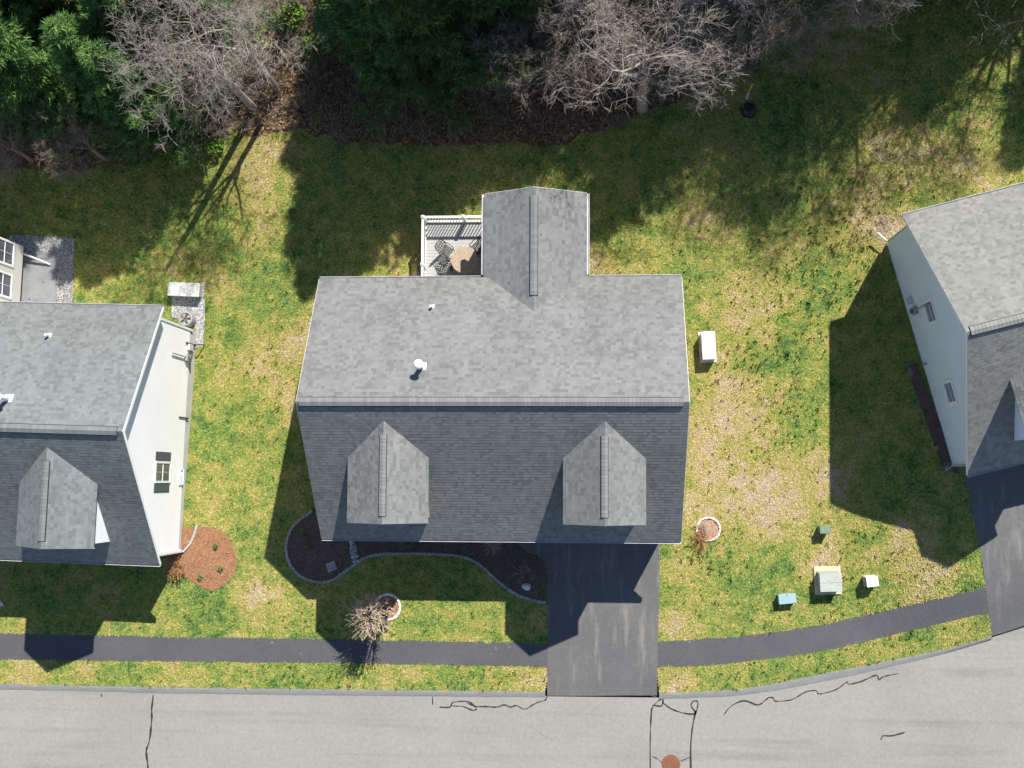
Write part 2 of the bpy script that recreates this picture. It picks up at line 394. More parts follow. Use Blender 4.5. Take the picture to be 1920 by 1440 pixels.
swr2 = W([(1850, 1147), (1780, 1163), (1680, 1188), (1547, 1220), (1413, 1239), (1330, 1247), (1232, 1251)])
swr = smooth_poly(swr, 3, False); swr2 = smooth_poly(swr2, 3, False)
def jag(poly, a=.02, step=.35): return [(x + R_.uniform(-a, a), y + R_.uniform(-a, a)) for x, y in dens(poly, step)]
walk_l, walk_r = jag(swl + swl2), jag(swr + swr2)
sheet('sidewalk', walk_l, .012, M['walk'], 1.2, hz, .05); sheet('sidewalk', walk_r, .012, M['walk'], 1.2, hz, .05)
drv = W([(1028, 985), (1237, 985), (1237, 1100), (1233, 1210), (1232, 1304), (1026, 1305), (1027, 1150), (1026, 1062), (1012, 1041), (985, 1033), (966, 1012), (964, 985)])
yk = G(1130, 1304).y
def drv_z(x, y): return hz(x, y) - .046 * sm(-y, -(yk + .95), -(yk + .05))
sheet('driveway', jag(drv, .008), .02, M['drive'], .5, drv_z, .05)
drr = W([(1792, 860), (1828, 1030), (1840, 1097), (1857, 1193), (1930, 1168), (2140, 1085), (2100, 800)])
kd = (Vector(drr[4]) - Vector(drr[3])).normalized(); kn = Vector((-kd.y, kd.x))
def drr_z(x, y):
    t = (Vector((x, y)) - Vector(drr[3])).dot(kn); return hz(x, y) - (.046) * (1 - sm(t, .05, .95))
sheet('driveway', jag(drr, .01), .02, M['drive'], .5, drr_z, .6)

for px, py, r in ((510, 1205, 7), (563, 1225, 6), (930, 1215, 7), (955, 1213, 5), (1016, 1236, 4), (922, 1226, 4), (565, 1230, 3)):
    q = G(px, py); rr = .55 * r / 42.6; k = 9
    me = MB().add([(q.x + rr * R_.uniform(.4, 1) * math.cos(2 * math.pi * i / k) * (.5 if i % 2 else 1), q.y + rr * R_.uniform(.5, 1.1) * math.sin(2 * math.pi * i / k), .017) for i in range(k)], [list(range(k))])
    me.build('scuff_mark', M['scuff'], bpy.data.objects['sidewalk'])
# tar seams poured over the road cracks
def ribbon(pts, wd, name, parent, z, mt, k=4):
    P = smooth_poly(W(pts), k, False); V = []; F = []
    for i, p in enumerate(P):
        a, b = Vector(P[max(i - 1, 0)]), Vector(P[min(i + 1, len(P) - 1)]); d = (b - a); d = d.normalized() if d.length > 1e-6 else Vector((1, 0)); nn = Vector((-d.y, d.x))
        ww = wd * R_.uniform(.5, 1.6) * (.5 if i in (0, len(P) - 1) else 1)
        for s in (-.5, .5): V.append((p[0] + nn.x * ww * s, p[1] + nn.y * ww * s, z))
        if i: F.append([2 * i - 2, 2 * i, 2 * i + 1, 2 * i - 1][::-1])
    return MB().add(V, F).build(name, mt, parent)
ZR = -.026
for pts, wd in (([(287, 1303), (284, 1330), (284, 1350), (280, 1388), (274, 1408), (277, 1440), (279, 1480)], .075),
                ([(823, 1326), (843, 1326), (850, 1317), (878, 1316), (893, 1328), (886, 1332), (868, 1325), (847, 1324)], .05),
                ([(875, 1318), (893, 1325), (910, 1325), (932, 1326), (945, 1322), (958, 1326), (968, 1323), (984, 1330), (1000, 1321), (1012, 1316), (1022, 1313), (1026, 1306)], .055),
                ([(1220, 1470), (1219, 1400), (1221, 1340), (1224, 1326), (1236, 1313), (1243, 1312), (1240, 1324), (1223, 1322)], .055),
                ([(1243, 1318), (1260, 1330), (1285, 1338), (1304, 1338), (1296, 1324), (1300, 1315), (1308, 1316), (1308, 1326), (1302, 1345), (1297, 1375), (1295, 1410), (1296, 1470)], .06),
                ([(1358, 1340), (1370, 1325), (1395, 1314), (1422, 1322), (1440, 1309), (1450, 1309), (1455, 1315), (1485, 1312), (1510, 1298), (1530, 1295), (1534, 1301), (1546, 1300), (1570, 1292), (1588, 1279), (1592, 1283), (1615, 1278), (1643, 1266), (1648, 1275), (1657, 1269), (1685, 1263)], .05),
                ([(1652, 1388), (1656, 1380), (1672, 1380), (1698, 1373)], .05), ([(811, 1307), (811, 1322)], .04), ([(190, 1300), (190, 1307)], .04),
                ([(1295, 1420), (1282, 1425), (1276, 1428)], .035), ([(1222, 1418), (1234, 1424), (1241, 1430)], .035)):
    ribbon(pts, wd, 'tar_seam', road, ZR, M['tar'])
ribbon([(985, 1357), (1005, 1370), (1040, 1391)], .02, 'hairline_crack', road, ZR, M['kerb'])
mh = G(1258, 1433)
mo = empty('manhole_cover', (mh.x, mh.y, -.03)); tag(mo, 'round rust-brown manhole cover set in the road between two tar seams', 'manhole')
MB().lathe([(.40, 0), (.40, .008), (.375, .010), (.36, .010)], sides=32).build('rim', M['rust'], mo)
mm = MB().lathe([(.35, .002), (.35, .012), (.2, .013)], sides=32)
for i in range(-3, 4):
    for j in range(-3, 4):
        if math.hypot(i, j) < 3.3: mm.box(i * .09 - .03, i * .09 + .03, j * .09 - .03, j * .09 + .03, .012, .018)
mm.build('lid', M['rust'], mo)

# woods floor
woods = WG([(-900, 330), (-300, 335), (0, 312), (150, 322), (290, 290), (390, 258), (470, 250), (545, 246), (600, 256), (650, 268), (760, 276), (900, 268), (1000, 272), (1100, 256), (1180, 222), (1250, 196), (1330, 162), (1400, 135), (1440, 70), (1470, -20), (1500, -100)]) + [(70, 22), (70, 47), (-59, 47)]
woods = smooth_poly(woods[:-3], 3, False) + woods[-3:]
woods = [(x + R_.uniform(-.25, .25), y + R_.uniform(-.25, .25)) if i < len(woods) - 4 else (x, y) for i, (x, y) in enumerate(woods)]
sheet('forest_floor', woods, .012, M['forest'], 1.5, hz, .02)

# ------------------------------------------------------------------ planting beds
bed_c = smooth_poly(W([(600, 940), (580, 962), (556, 980), (541, 1003), (537, 1030), (545, 1060), (565, 1081), (592, 1091), (618, 1090), (640, 1077), (660, 1062), (685, 1046), (715, 1039), (780, 1038), (850, 1041), (885, 1050), (910, 1068), (940, 1095), (970, 1115), (1000, 1126), (1024, 1130)]), 4, False)
bed_poly = bed_c + W([(1024, 1064), (1010, 1043), (984, 1035), (964, 1014), (962, 940)])
bed = sheet('planting_bed', bed_poly, .03, M['mulch'], .5, hz, .05)
bed_l = smooth_poly(W([(330, 985), (350, 989), (372, 987), (410, 992), (430, 1010), (443, 1040), (443, 1065), (430, 1090), (405, 1105), (385, 1104), (365, 1092), (345, 1082), (325, 1078), (310, 1070)]), 4)
sheet('planting_bed', bed_l, .03, M['redmulch'], .5, hz, .05)
ring1c, ring2c = G(727, 1138), G(1328, 992)
def circ(c, r, n=28): return [(c.x + r * math.cos(2 * math.pi * i / n), c.y + r * math.sin(2 * math.pi * i / n)) for i in range(n)]
ring1, ring2 = circ(ring1c, .56), circ(ring2c, .50)
bed1 = sheet('planting_bed', ring1, .03, M['redmulch'], .3, hz, .05); bed2 = sheet('planting_bed', ring2, .03, M['tanmulch'], .3, hz, .05)
def stone_mesh(mt, nm):
    me = MB().box(-.5, .5, -.5, .5, 0, 1).mesh(nm, mt); bm = bmesh.new(); bm.from_mesh(me)
    bmesh.ops.bevel(bm, geom=bm.edges[:], offset=.16, segments=1, affect='EDGES')
    for v in bm.verts: v.co += Vector((R_.uniform(-.06, .06), R_.uniform(-.06, .06), R_.uniform(-.05, .05)))
    bm.to_mesh(me); bm.free(); return me
STONES = [stone_mesh(M['stone'], 'edging_stone') for i in range(4)]; PALE = [stone_mesh(M['palestone'], 'edging_stone') for i in range(4)]
def edging(path, parent, meshes, ln=.22, wd=.14, ht=.10, closed=False):
    P = list(path) + ([path[0]] if closed else [])
    L = sum((Vector(b) - Vector(a)).length for a, b in zip(P, P[1:])); n = int(L / ln); Q = dens_open(P, .1, n + 1)
    for i in range(n):
        c = (Q[i] + Q[i + 1]) / 2; d = Q[i + 1] - Q[i]
        o = link('edging_stone', R_.choice(meshes), parent)
        o.location = (c.x, c.y, hz(c.x, c.y) - .02); o.rotation_euler = (0, 0, math.atan2(d.y, d.x) + R_.uniform(-.12, .12))
        o.scale = (d.length * R_.uniform(.86, .97), wd * R_.uniform(.85, 1.15), ht * R_.uniform(.85, 1.2))
edging(bed_c[3:], bed, STONES, .20, .12, .10); edging(ring1, bed1, PALE, .19, .11, .10, True); edging(ring2, bed2, PALE, .15, .09, .12, True)

def scatter_tri(name, P, Z, size, mt, tilt=.5, asp=.5, parent=None, kind='stuff', label=None, cat=None, zmax=.02):
    n = len(P); a = rng.uniform(0, 2 * np.pi, n); s = rng.uniform(.6, 1.3, n) * size
    u = np.c_[np.cos(a), np.sin(a), rng.uniform(-tilt, tilt, n)] * s[:, None]; v = np.c_[-np.sin(a), np.cos(a), rng.uniform(-tilt, tilt, n)] * (s * asp)[:, None]
    c = np.c_[P, Z + rng.uniform(.004, zmax, n)]
    V = np.stack([c - u * .5 - v * .3, c + u * .1 - v * .5, c + u * .5 + v * .2, c - u * .1 + v * .5], 1).reshape(-1, 3)
    b = np.arange(n)[:, None] * 4; F = np.concatenate([b + [[0, 1, 2]], b + [[0, 2, 3]]], 0)
    o = np_mesh(name, V, F, mt, np.repeat(rng.random(n), 4), parent)
    o['kind'] = kind
    if label: o['label'] = label
    if cat: o['category'] = cat
    return o
def fill(poly, density):
    A = np.array(poly); lo, hi = A.min(0), A.max(0); n = int((hi - lo).prod() * density)
    P = rng.uniform(lo, hi, (n, 2)); return P[inside(P, poly)]
for poly, mt, nm, dn, lb in ((bed_poly, 'mulchchip', 'mulch_chips', 260, 'dark brown mulch chips in the long bed along the grey house'), (bed_l, 'redchip', 'mulch_chips', 260, 'red-brown mulch chips in the round bed by the white wall'),
                     (ring1, 'redchip', 'mulch_chips', 300, 'red-brown mulch in the stone ring under the bare shrub'), (ring2, 'tanchip', 'mulch_chips', 300, 'brown mulch inside the small pale stone ring on the side lawn')):
    P = fill(poly, dn); scatter_tri(nm, P, hzv(P[:, 0], P[:, 1]) + .03, .07, M[mt], .5, .45, label=lb, cat='mulch')

# ------------------------------------------------------------------ houses
EXPO = .143
SHINGLE_UNITS = {}
def shingle_units(mt):
    if mt.name not in SHINGLE_UNITS:
        us = []
        for i in range(6):
            t = .005 + .001 * (i % 3)
            us.append(MB().add([(0, 0, 0), (.985, 0, 0), (.985, 0, t), (0, 0, t), (.985, EXPO, .0015), (0, EXPO, .0015)], [(0, 1, 2, 3), (3, 2, 4, 5)], (.80, .90, .98, 1.04, 1.10, 1.18)[i]).mesh('shingle', mt))
        SHINGLE_UNITS[mt.name] = us
    return SHINGLE_UNITS[mt.name]
def shingle_slope(O, u, v, n, width, length, mt, joined, single_parent=None, budget=0):
    """rows of tabs from the eave (O) up the slope v; returns how many were made as single objects"""
    used = 0; rows = int(math.ceil(length / EXPO)); tone = 1
    for r in range(rows):
        y0 = r * EXPO; y1 = min(length, y0 + EXPO); x = 0.0
        while x < width - .01:
            wd = R_.uniform(.09, .22); x1 = min(width, x + wd)
            if width - x1 < .08: x1 = width
            if R_.random() < .95: tone = R_.choice((.81, .88, .93, .97, 1.0, 1.03, 1.06, 1.09, 1.13))
            if used < budget:
                o = link('shingle', R_.choice(shingle_units(mt)), single_parent)
                mw = Matrix((u, v, n)).transposed().to_4x4(); mw.translation = O + u * x + v * y0
                o.matrix_local = mw @ Matrix.Diagonal((x1 - x, (y1 - y0) / EXPO, 1, 1)); used += 1
            else:
                t = R_.choice((.0045, .0055, .007)) + R_.uniform(0, .0008)
                a, b = O + u * x + v * y0, O + u * x1 + v * y0; up = v * (y1 - y0)
                joined.add([a, b, b + n * t, a + n * t, b + up + n * .0012, a + up + n * .0012], [(0, 1, 2, 3), (3, 2, 4, 5)], tone)
            x = x1
    return used
def ridge_run(root, mt, P0, P1, sl_a, sl_b, half=.16, lift=.055):
    """vent strip along P0-P1 with bent cap shingles; sl_a/sl_b: downslope unit vectors of the two sides"""
    d = (P1 - P0); L = d.length; d.normalize(); na, nb = Vector(sl_a), Vector(sl_b); na.z *= .5; nb.z *= .62
    up = Vector((0, 0, 1))
    # vent body
    m = MB(); A = [P0 - up * .06, P0 + na * half * 1.16 - up * .14, P0 + na * half * 1.16 + up * lift * .45, P0 + up * lift * .8, P0 + nb * half * 1.16 + up * lift * .45, P0 + nb * half * 1.16 - up * .14]
    k = len(A); m.add(A + [p + d * L for p in A], [list(range(k))[::-1], list(range(k, 2 * k))] + [(i, (i + 1) % k, k + (i + 1) % k, k + i) for i in range(k)])
    m.build('ridge_vent', M['vent_dark'], root)
    n = max(1, int(round(L / EXPO))); st = L / n; us = []
    for i in range(5):
        t = .012; c = MB()
        q = []
        for s, zz in ((0, t), (st * .97, .002)):
            q += [Vector((0, 0, lift + zz)) + d * s, na * half + up * (lift * .85 + zz) + d * s, nb * half + up * (lift * .85 + zz) + d * s]
        q += [q[1] - up * .03, q[4] - up * .03, q[2] - up * .03, q[5] - up * .03, q[0] - up * .02]
        c.add(q, [(0, 3, 4, 1), (0, 2, 5, 3), (1, 4, 7, 6), (2, 8, 9, 5), (0, 1, 6, 10), (0, 10, 8, 2)], (.92, 1.0, 1.06, 1.12, .97)[i]); us.append(c.mesh('ridge_cap', mt))
    for i in range(n):
        o = link('ridge_cap', R_.choice(us), root); o.location = P0 + d * (st * i)
def win(parent, O, u, v, n, wd, ht, name='window', cols=2, rows=2, shutters=False, pane='glass', t=.085):
    """double-hung window centred at O on a wall with outward normal n"""
    Mx = Matrix((u, v, n)).transposed().to_4x4(); Mx.translation = O
    f = MB()
    f.box(-wd / 2 - t, wd / 2 + t, -ht / 2 - t, -ht / 2, 0, .05, Mx).box(-wd / 2 - t, wd / 2 + t, ht / 2, ht / 2 + t, 0, .05, Mx)
    f.box(-wd / 2 - t, -wd / 2, -ht / 2, ht / 2, 0, .045, Mx).box(wd / 2, wd / 2 + t, -ht / 2, ht / 2, 0, .045, Mx)
    f.box(-wd / 2, wd / 2, -.014, .014, .004, .03, Mx)
    for c in range(1, cols): x = -wd / 2 + wd * c / cols; f.box(x - .007, x + .007, -ht / 2, ht / 2, .004, .025, Mx)
    for r in range(1, rows):
        if abs(r / rows - .5) > .01: y = -ht / 2 + ht * r / rows; f.box(-wd / 2, wd / 2, y - .007, y + .007, .004, .024, Mx)
    o = f.build(name, M['white'], parent)
    for y0, y1 in ((-ht / 2, -.025), (.025, ht / 2)):
        MB().box(-wd / 2, wd / 2, y0, y1, .006, .014, Mx).build('pane', M[pane], o)
    if shutters:
        for s in (-1, 1):
            g = MB(); cx = s * (wd / 2 + t + .02 + .19); g.box(cx - .19, cx + .19, -ht / 2 - .04, ht / 2 + .04, 0, .02, Mx)
            k = int(ht / .07)
            for i in range(k):
                y = -ht / 2 + ht * (i + .5) / k; g.box(cx - .16, cx + .16, y - .018, y + .018, .02, .032, Mx)
            g.build('shutter', M['shutter'], parent)
    return o
HL, RE, FE, ZF, ZR_, ZB = 7.347, 5.254, -5.322, 3.72, 8.46, 4.985
def house(name, label, loc, yaw, wallm, shm, dormers, ext, vents, base=-.9, single=300, rake_over=.38):
    root = empty(name, (*loc, 0), yaw); tag(root, label, 'house', 'houses along the street')
    X, Y, Z = Vector((1, 0, 0)), Vector((0, 1, 0)), Vector((0, 0, 1))
    wx = HL - rake_over; wf, wr = FE + .32, RE - .32; th = .16
    kf, kr = (ZR_ - ZF) / -FE, (ZR_ - ZB) / RE
    zat = lambda y: ZR_ + kf * y if y < 0 else ZR_ - kr * y
    ax = lambda p, t: Vector((t, p[0], p[1]))
    sect = [(wf, .4), (wr, .4), (wr, zat(wr) - th), (0, ZR_ - th - .02), (wf, zat(wf) - th)]
    MB().prism(sect, ax, -wx, wx).build('wall', wallm, root)
    MB().box(-wx + .03, wx - .03, wf + .03, wr - .03, base - .6, .398).build('foundation', M['concrete'], root)
    # roof deck
    rf = MB().prism([(FE, ZF), (0, ZR_), (RE, ZB), (RE, ZB - th), (0, ZR_ - th), (FE, ZF - th)], ax, -HL + .02, HL - .02).build('roof', M['underlay'], root)
    j = MB(); sf = Vector((0, -FE, ZR_ - ZF)); sr = Vector((0, -RE, ZR_ - ZB))
    shingle_slope(Vector((-HL, FE - .02, ZF - .01)) , X, sf.normalized(), sf.normalized().cross(X) * -1, 2 * HL, sf.length + .02, shm, j)
    shingle_slope(Vector((HL, RE + .02, ZB - .01)), -X, sr.normalized(), sr.normalized().cross(X), 2 * HL, sr.length + .02, shm, j)
    left = single
    ridge_run(rf, shm, Vector((-HL + .12, 0, ZR_)), Vector((HL - .22, 0, ZR_)), -sf.normalized(), -sr.normalized(), .20, .04)
    # rake boards and gutters
    for s in (-1, 1):
        m = MB()
        for (y0, z0, y1, z1) in ((FE, ZF, 0, ZR_), (RE, ZB, 0, ZR_)):
            x0, x1 = (s * (HL - .02), s * (HL + .012)); x0, x1 = min(x0, x1), max(x0, x1)
            m.prism([(y0, z0 - .008), (y1, z1 - .008), (y1, z1 - .22), (y0, z0 - .20)], ax, x0, x1)
        m.build('rake_board', M['white'], root)
    def gutter(y, z, sgn, x0, x1):
        p = [(0, -.015), (.13, -.015), (.13, -.03), (.118, -.03), (.09, -.12), (.012, -.12), (.012, -.02)]
        p = [(0, .0), (0, -.13), (.08, -.13), (.10, -.01), (.088, -.01), (.07, -.115), (.014, -.115), (.014, .0)]
        return MB().prism([(y + sgn * a, z + b) for a, b in p], ax, x0, x1).build('gutter', M['gutter'], root)
    gutter(FE, ZF - .04, -1, -HL, HL)
    if not ext: gutter(RE, ZB - .04, 1, -HL, HL)
    else:
        exl, exr, eY, ze, za = ext; c = (exl + exr) / 2; h = (exr - exl) / 2
        gutter(RE, ZB - .04, 1, -HL, exl - .14); gutter(RE, ZB - .04, 1, exr + .14, HL)
        ay = lambda p, t: Vector((p[0], t, p[1])); y_in = (ZR_ - za) / kr - .1
        MB().prism([(exl + .14, .12), (exr - .14, .12), (exr - .14, ze - .1), (c, za - th - .03), (exl + .14, ze - .1)], ay, eY - .16, wr - .2).build('extension_wall', M['wallstone'], root)
        er = MB().prism([(exl, ze), (c, za), (exr, ze), (exr, ze - .13), (c, za - th), (exl, ze - .13)], ay, eY - .02, y_in).build('extension_roof', M['underlay'], root)
        s1 = Vector((h, 0, za - ze))
        shingle_slope(Vector((exl - .02, eY, ze - .01)), -Y, s1.normalized(), s1.normalized().cross(Y), eY - y_in, s1.length + .02, shm, j)
        s2 = Vector((-h, 0, za - ze))
        shingle_slope(Vector((exr + .02, y_in, ze - .01)), Y, s2.normalized(), s2.normalized().cross(Y) * -1, eY - y_in, s2.length + .02, shm, j)
        ridge_run(er, shm, Vector((c, eY - .35, za)), Vector((c, y_in + .75, za)), -s1.normalized(), -s2.normalized(), .16, .04)
        m = MB()
        for a, b in ((exl, c), (exr, c)):
            m.prism([(a, ze - .01), (b, za - .01), (b, za - .2), (a, ze - .17)], ay, eY - .02, eY + .012)
        m.build('rake_board', M['white'], root)
        for xx, sg in ((exl, -1), (exr, 1)):
            p = [(0, 0), (0, -.12), (.09, -.12), (.12, -.01), (.105, -.01), (.08, -.105), (.014, -.105), (.014, 0)]
            MB().prism([(xx + sg * a, ze - .04 + b) for a, b in p], ay, RE + .16, eY).build('gutter', M['gutter'], root)
    for cx in dormers:
        h, yF, ze, za = 1.56, -4.565, 6.65, 7.87; kd_ = (za - ze) / h
        ay = lambda p, t: Vector((p[0], t, p[1])); y_in = -(ZR_ - za) / kf
        yb = -(ZR_ - ze) / kf + .25
        dw = MB().prism([(cx - h + .2, ZF + .6), (cx + h - .2, ZF + .6), (cx + h - .2, ze - .0), (cx, za - th), (cx - h + .2, ze - .0)], ay, yF + .16, yb).build('dormer', wallm, root)
        MB().prism([(cx - h, ze), (cx, za), (cx + h, ze), (cx + h, ze - .11), (cx, za - th), (cx - h, ze - .11)], ay, yF + .02, y_in).build('dormer_roof', M['underlay'], dw)
        s1 = Vector((h, 0, za - ze)); s2 = Vector((-h, 0, za - ze))
        yl = -(ZR_ - ze) / kf + .02
        left -= shingle_slope(Vector((cx - h - .02, y_in, ze - .008)), -Y, s1.normalized(), s1.normalized().cross(Y), y_in - yF, s1.length + .02, shm, j, dw, max(0, left))
        left -= shingle_slope(Vector((cx + h + .02, yF, ze - .008)), Y, s2.normalized(), s2.normalized().cross(Y) * -1, y_in - yF, s2.length + .02, shm, j, dw, max(0, left))
        ridge_run(dw, shm, Vector((cx, yF + .3, za)), Vector((cx, y_in - .55, za)), -s1.normalized(), -s2.normalized(), .155, .035)
        m = MB()
        for a in (cx - h, cx + h): m.prism([(a, ze - .01), (cx, za - .01), (cx, za - .18), (a, ze - .15)], ay, yF - .012, yF + .02)
        m.build('rake_board', M['white'], dw)
        win(dw, Vector((cx, yF + .16, 6.05)), X, Z, -Y, .85, 1.15, rows=4)
    so_ = j.build('shingles', shm, root); so_['kind'] = 'stuff'
    return root, zat
def local(root, p):                       # world -> house frame
    return root.matrix_basis.inverted() @ Vector(p)

cx0, cy0 = -3.788, -.383
EXT = (-.60, 3.542, 8.73, 4.876, 5.99)
hc, zat = house('house', 'grey shingled house in the middle with two front dormers and a rear deck', (cx0, cy0), 0, M['walltan'], M['shingle'], (-4.117, 4.24), EXT, ())
yl_ = -.0272; lc = Vector((-17.774 - HL * math.cos(yl_), -1.519 - HL * math.sin(yl_)))
hl, _ = house('house', 'white-sided house at the left edge with a shuttered gable window', (lc.x, lc.y), yl_, M['wallwhite'], M['shingle_l'], (-4.24, 4.16), (-5.1, -1.0, 8.73, 4.876, 5.99), ())
yr_ = .251; rc = Vector((13.612 + HL * math.cos(yr_), 2.184 + HL * math.sin(yr_)))
hr, _ = house('house', 'grey-sided house at the right edge, turned at an angle, with two small gable windows', (rc.x, rc.y), yr_, M['wallgrey'], M['shingle_r'], (-4.15, 4.2), None, ())
XX, YY, ZZ = Vector((1, 0, 0)), Vector((0, 1, 0)), Vector((0, 0, 1))
wx = HL - .38
# --- centre house: front windows, garage door, front door, rear glass (seen from other angles only)
wf = FE + .32; wr = RE - .32
def front(h, g0, wins, door):
    gdo = MB().box(g0, g0 + 4.8, wf - .02, wf + .01, .13, 2.35).build('garage_door', M['door'], h)
    for r in range(4):
        for c in range(8): MB().box(g0 + .05 + c * .59, g0 + .57 + c * .59, wf - .035, wf - .02, .18 + r * .55, .18 + r * .55 + .46).build('panel', M['door'], gdo)
    for x in wins: win(h, Vector((x, wf, 1.75)), XX, ZZ, -YY, .95, 1.4, rows=4, shutters=True)
    dr = MB().box(door, door + .95, wf - .03, wf + .01, .14, 2.2).build('door', M['shutter'], h); MB().lathe([(.03, 0), (.035, .03), (.01, .06)], (door + .87, wf - .06, 1.1), 10).build('handle', M['black'], dr)
front(hc, 1.95, (-4.2, -2.2), .35); front(hl, -6.6, (2.2, 4.4), -.9); front(hr, -6.6, (2.2, 4.4), -.9)
for x in (-6.2, 5.4): win(hc, Vector((x, wr, 3.3)), -XX, ZZ, YY, .95, 1.3, rows=4)
for x in (-2.2,): win(hc, Vector((x, wr, 2.1)), -XX, ZZ, YY, 1.7, 1.95, name='patio_door', rows=2)
win(hc, Vector((1.47, EXT[2] - .16, 2.7)), -XX, ZZ, YY, 2.4, 1.5, cols=3, rows=2)
def vent_pipe(root, x, y, hgt, r, cap, zat=zat):
    z = zat(y); ky = (zat(y + .01) - zat(y - .01)) / .02
    m = MB().lathe([(r, -.1), (r, hgt), (r * .8, hgt), (r * .8, hgt - .05)], (x, y, z), 16)
    o = m.build('vent_pipe', M['pvc'], root)
    Mx = Matrix.Translation((x, y, z)) @ Matrix.Rotation(math.atan(ky), 4, 'X')
    MB().box(-r * 1.7, r * 1.7, -r * 1.7, r * 1.9, .008, .016, Mx).build('flashing', M['pvc'], o)
    if cap: MB().lathe([(r * .9, hgt - .02), (r * 1.75, hgt + .03), (r * 1.8, hgt + .07), (r * 1.3, hgt + .13), (.02, hgt + .15)], (x, y, z), 20).build('cap', M['pvc'], o)
def roof_pt(root, px, py, z):
    return local(root, G(px, py, z))
root_ = hc
bpy.context.view_layer.update()
for root, px, py, hg, r, cap in ((hc, 791, 687, .85, .10, True), (hc, 810, 575, .32, .055, False), (hl, 92, 629, .34, .055, False), (hl, 16, 747, .85, .10, True)):
    z = 6.5
    for i in range(5): p = roof_pt(root, px, py, z); z = zat(p.y)
    vent_pipe(root, p.x, p.y, hg, r, cap)
# --- left house: gable window, basement window, lamp, meter, pipes, downspout
win(hl, Vector((wx, -1.51, 2.93)), YY, ZZ, XX, .74, 1.7, rows=2, shutters=True)
win(hl, Vector((wx, -1.7, .62)), YY, ZZ, XX, .55, .36, name='basement_window', rows=1)
for yy, zz in ((6.55, 1.55), (8.0, 1.55)): win(hl, Vector((-1.0 - .14, yy, zz + .3)), YY, ZZ, XX, .95, 1.5)
MB().box(wx, wx + .035, wf, wf + .1, .12, ZF + .05).build('corner_board', M['white'], hl); MB().box(wx, wx + .035, wr - .1, wr, .12, ZB - .05).build('corner_board', M['white'], hl)
MB().box(wx - .02, wx + .05, .9, .94, .1, 1.3).build('service_pipe', M['black'], hl)
def meter(root, x, y, s, zb):
    o = MB().box(min(x, x + s * .14), max(x, x + s * .14), y - .16, y + .16, zb + .9, zb + 1.5).build('electric_meter', M['acgrey'], root)
    MB().tube([(x + s * .07, y, zb + 1.48), (x + s * .07, y, zb + 3.2)], .03, 8).build('conduit', M['acgrey'], o)
    MB().tube([(x + s * .14, y, zb + 1.25), (x + s * .26, y, zb + 1.25)], .09, 14).build('dial', M['glass'], o)
    MB().box(min(x, x + s * .12), max(x, x + s * .12), y + .35, y + .62, zb + .7, zb + 1.2).build('cable_box', M['gutter'], o)
meter(hl, wx, 3.6, 1, -.5)
MB().box(wx, wx + .05, 4.2, 4.28, -.3, .9).tube([(wx + .05, 4.24, .2), (wx + .35, 4.24, .15), (wx + .4, 4.3, -.4)], .025, 6).build('gas_pipe', M['black'], hl)
def downspout(root, x, y, z_top, z_low, foot):
    m = MB().tube([(x, y, z_top), (x, y, z_low + .15)] + foot, [.045] * (2 + len(foot)), 4); return m.build('downspout', M['pipe'], root)
downspout(hl, wx + .07, wf - .02, ZF - .2, 0, [(wx + .12, wf + .0, .12), (wx + .40, wf + .35, .09), (wx + .58, wf + .8, .08), (wx + .66, wf + 1.15, .07)])
downspout(hr, -wx - .07, wr + .02, ZB - .2, .7, [(-wx - .14, wr + .1, .84), (-wx - .38, wr + .5, .80)])
downspout(hr, -wx - .07, wf + .02, ZF - .2, .7, [(-wx - .16, wf - .06, .82), (-wx - .36, wf - .12, .80)])
downspout(hc, -HL + .15, wr + .09, ZB - .2, 0, [(-HL + .1, wr + .2, .1), (-HL + .0, wr + .7, .06)])
# --- right house gable windows, meter
for yy, zz in ((1.37, 3.71), (-1.97, 3.29)): win(hr, Vector((-wx, yy, zz)), -YY, ZZ, -XX, .78, .95, cols=1, rows=2, pane='bright_pane', t=.12)
meter(hr, -wx, 1.7, -1, .6)
MB().box(-wx - .035, -wx, wf, wf + .1, .12, ZF + .05).build('corner_board', M['white'], hr); MB().box(-wx - .035, -wx, wr - .1, wr, .12, ZB - .05).build('corner_board', M['white'], hr)
MB().box(-wx - .05, -wx + .02, -.6, wf * 0 - .5, .1, 1.25).build('service_pipe', M['acgrey'], hr)

# ------------------------------------------------------------------ deck with furniture
DZ = 1.15
da = G(790, 404, DZ + 1.02)
dx0, dy1 = da.x, da.y; dx1 = cx0 + EXT[0] + .14; dy0 = cy0 + wr
dk = empty('deck', (dx0, dy0, 0)); tag(dk, 'raised grey deck with white railing behind the middle house', 'deck')
LW, LD = dx1 - dx0 - .004, dy1 - dy0 - .004
nb = int(LD / .145)
bm_ = MB().box(0, LW, 0, .139, DZ - .03, DZ).mesh('deck_board', M['deck'])
for i in range(nb):
    o = link('deck_board', bm_, dk); o.location = (0, .004 + i * LD / nb, R_.uniform(0, .002)); o.scale = (1, LD / nb / .145, 1)
MB().box(.0, LW, LD - .02, LD + .02, DZ - .28, DZ - .031).box(-.02, .02, .0, LD - .021, DZ - .28, DZ - .031).build('fascia', M['white'], dk)
def post(x, y):
    p = MB().box(x - .055, x + .055, y - .055, y + .055, -.1, DZ + 1.04).build('post', M['white'], dk)
    MB().add([(x - .075, y - .075, DZ + 1.04), (x + .075, y - .075, DZ + 1.04), (x + .075, y + .075, DZ + 1.04), (x - .075, y + .075, DZ + 1.04), (x, y, DZ + 1.12)], [(3, 2, 1, 0), (0, 1, 4), (1, 2, 4), (2, 3, 4), (3, 0, 4)]).build('post_cap', M['white'], p)
xm, ym = LW * .58, LD * .30
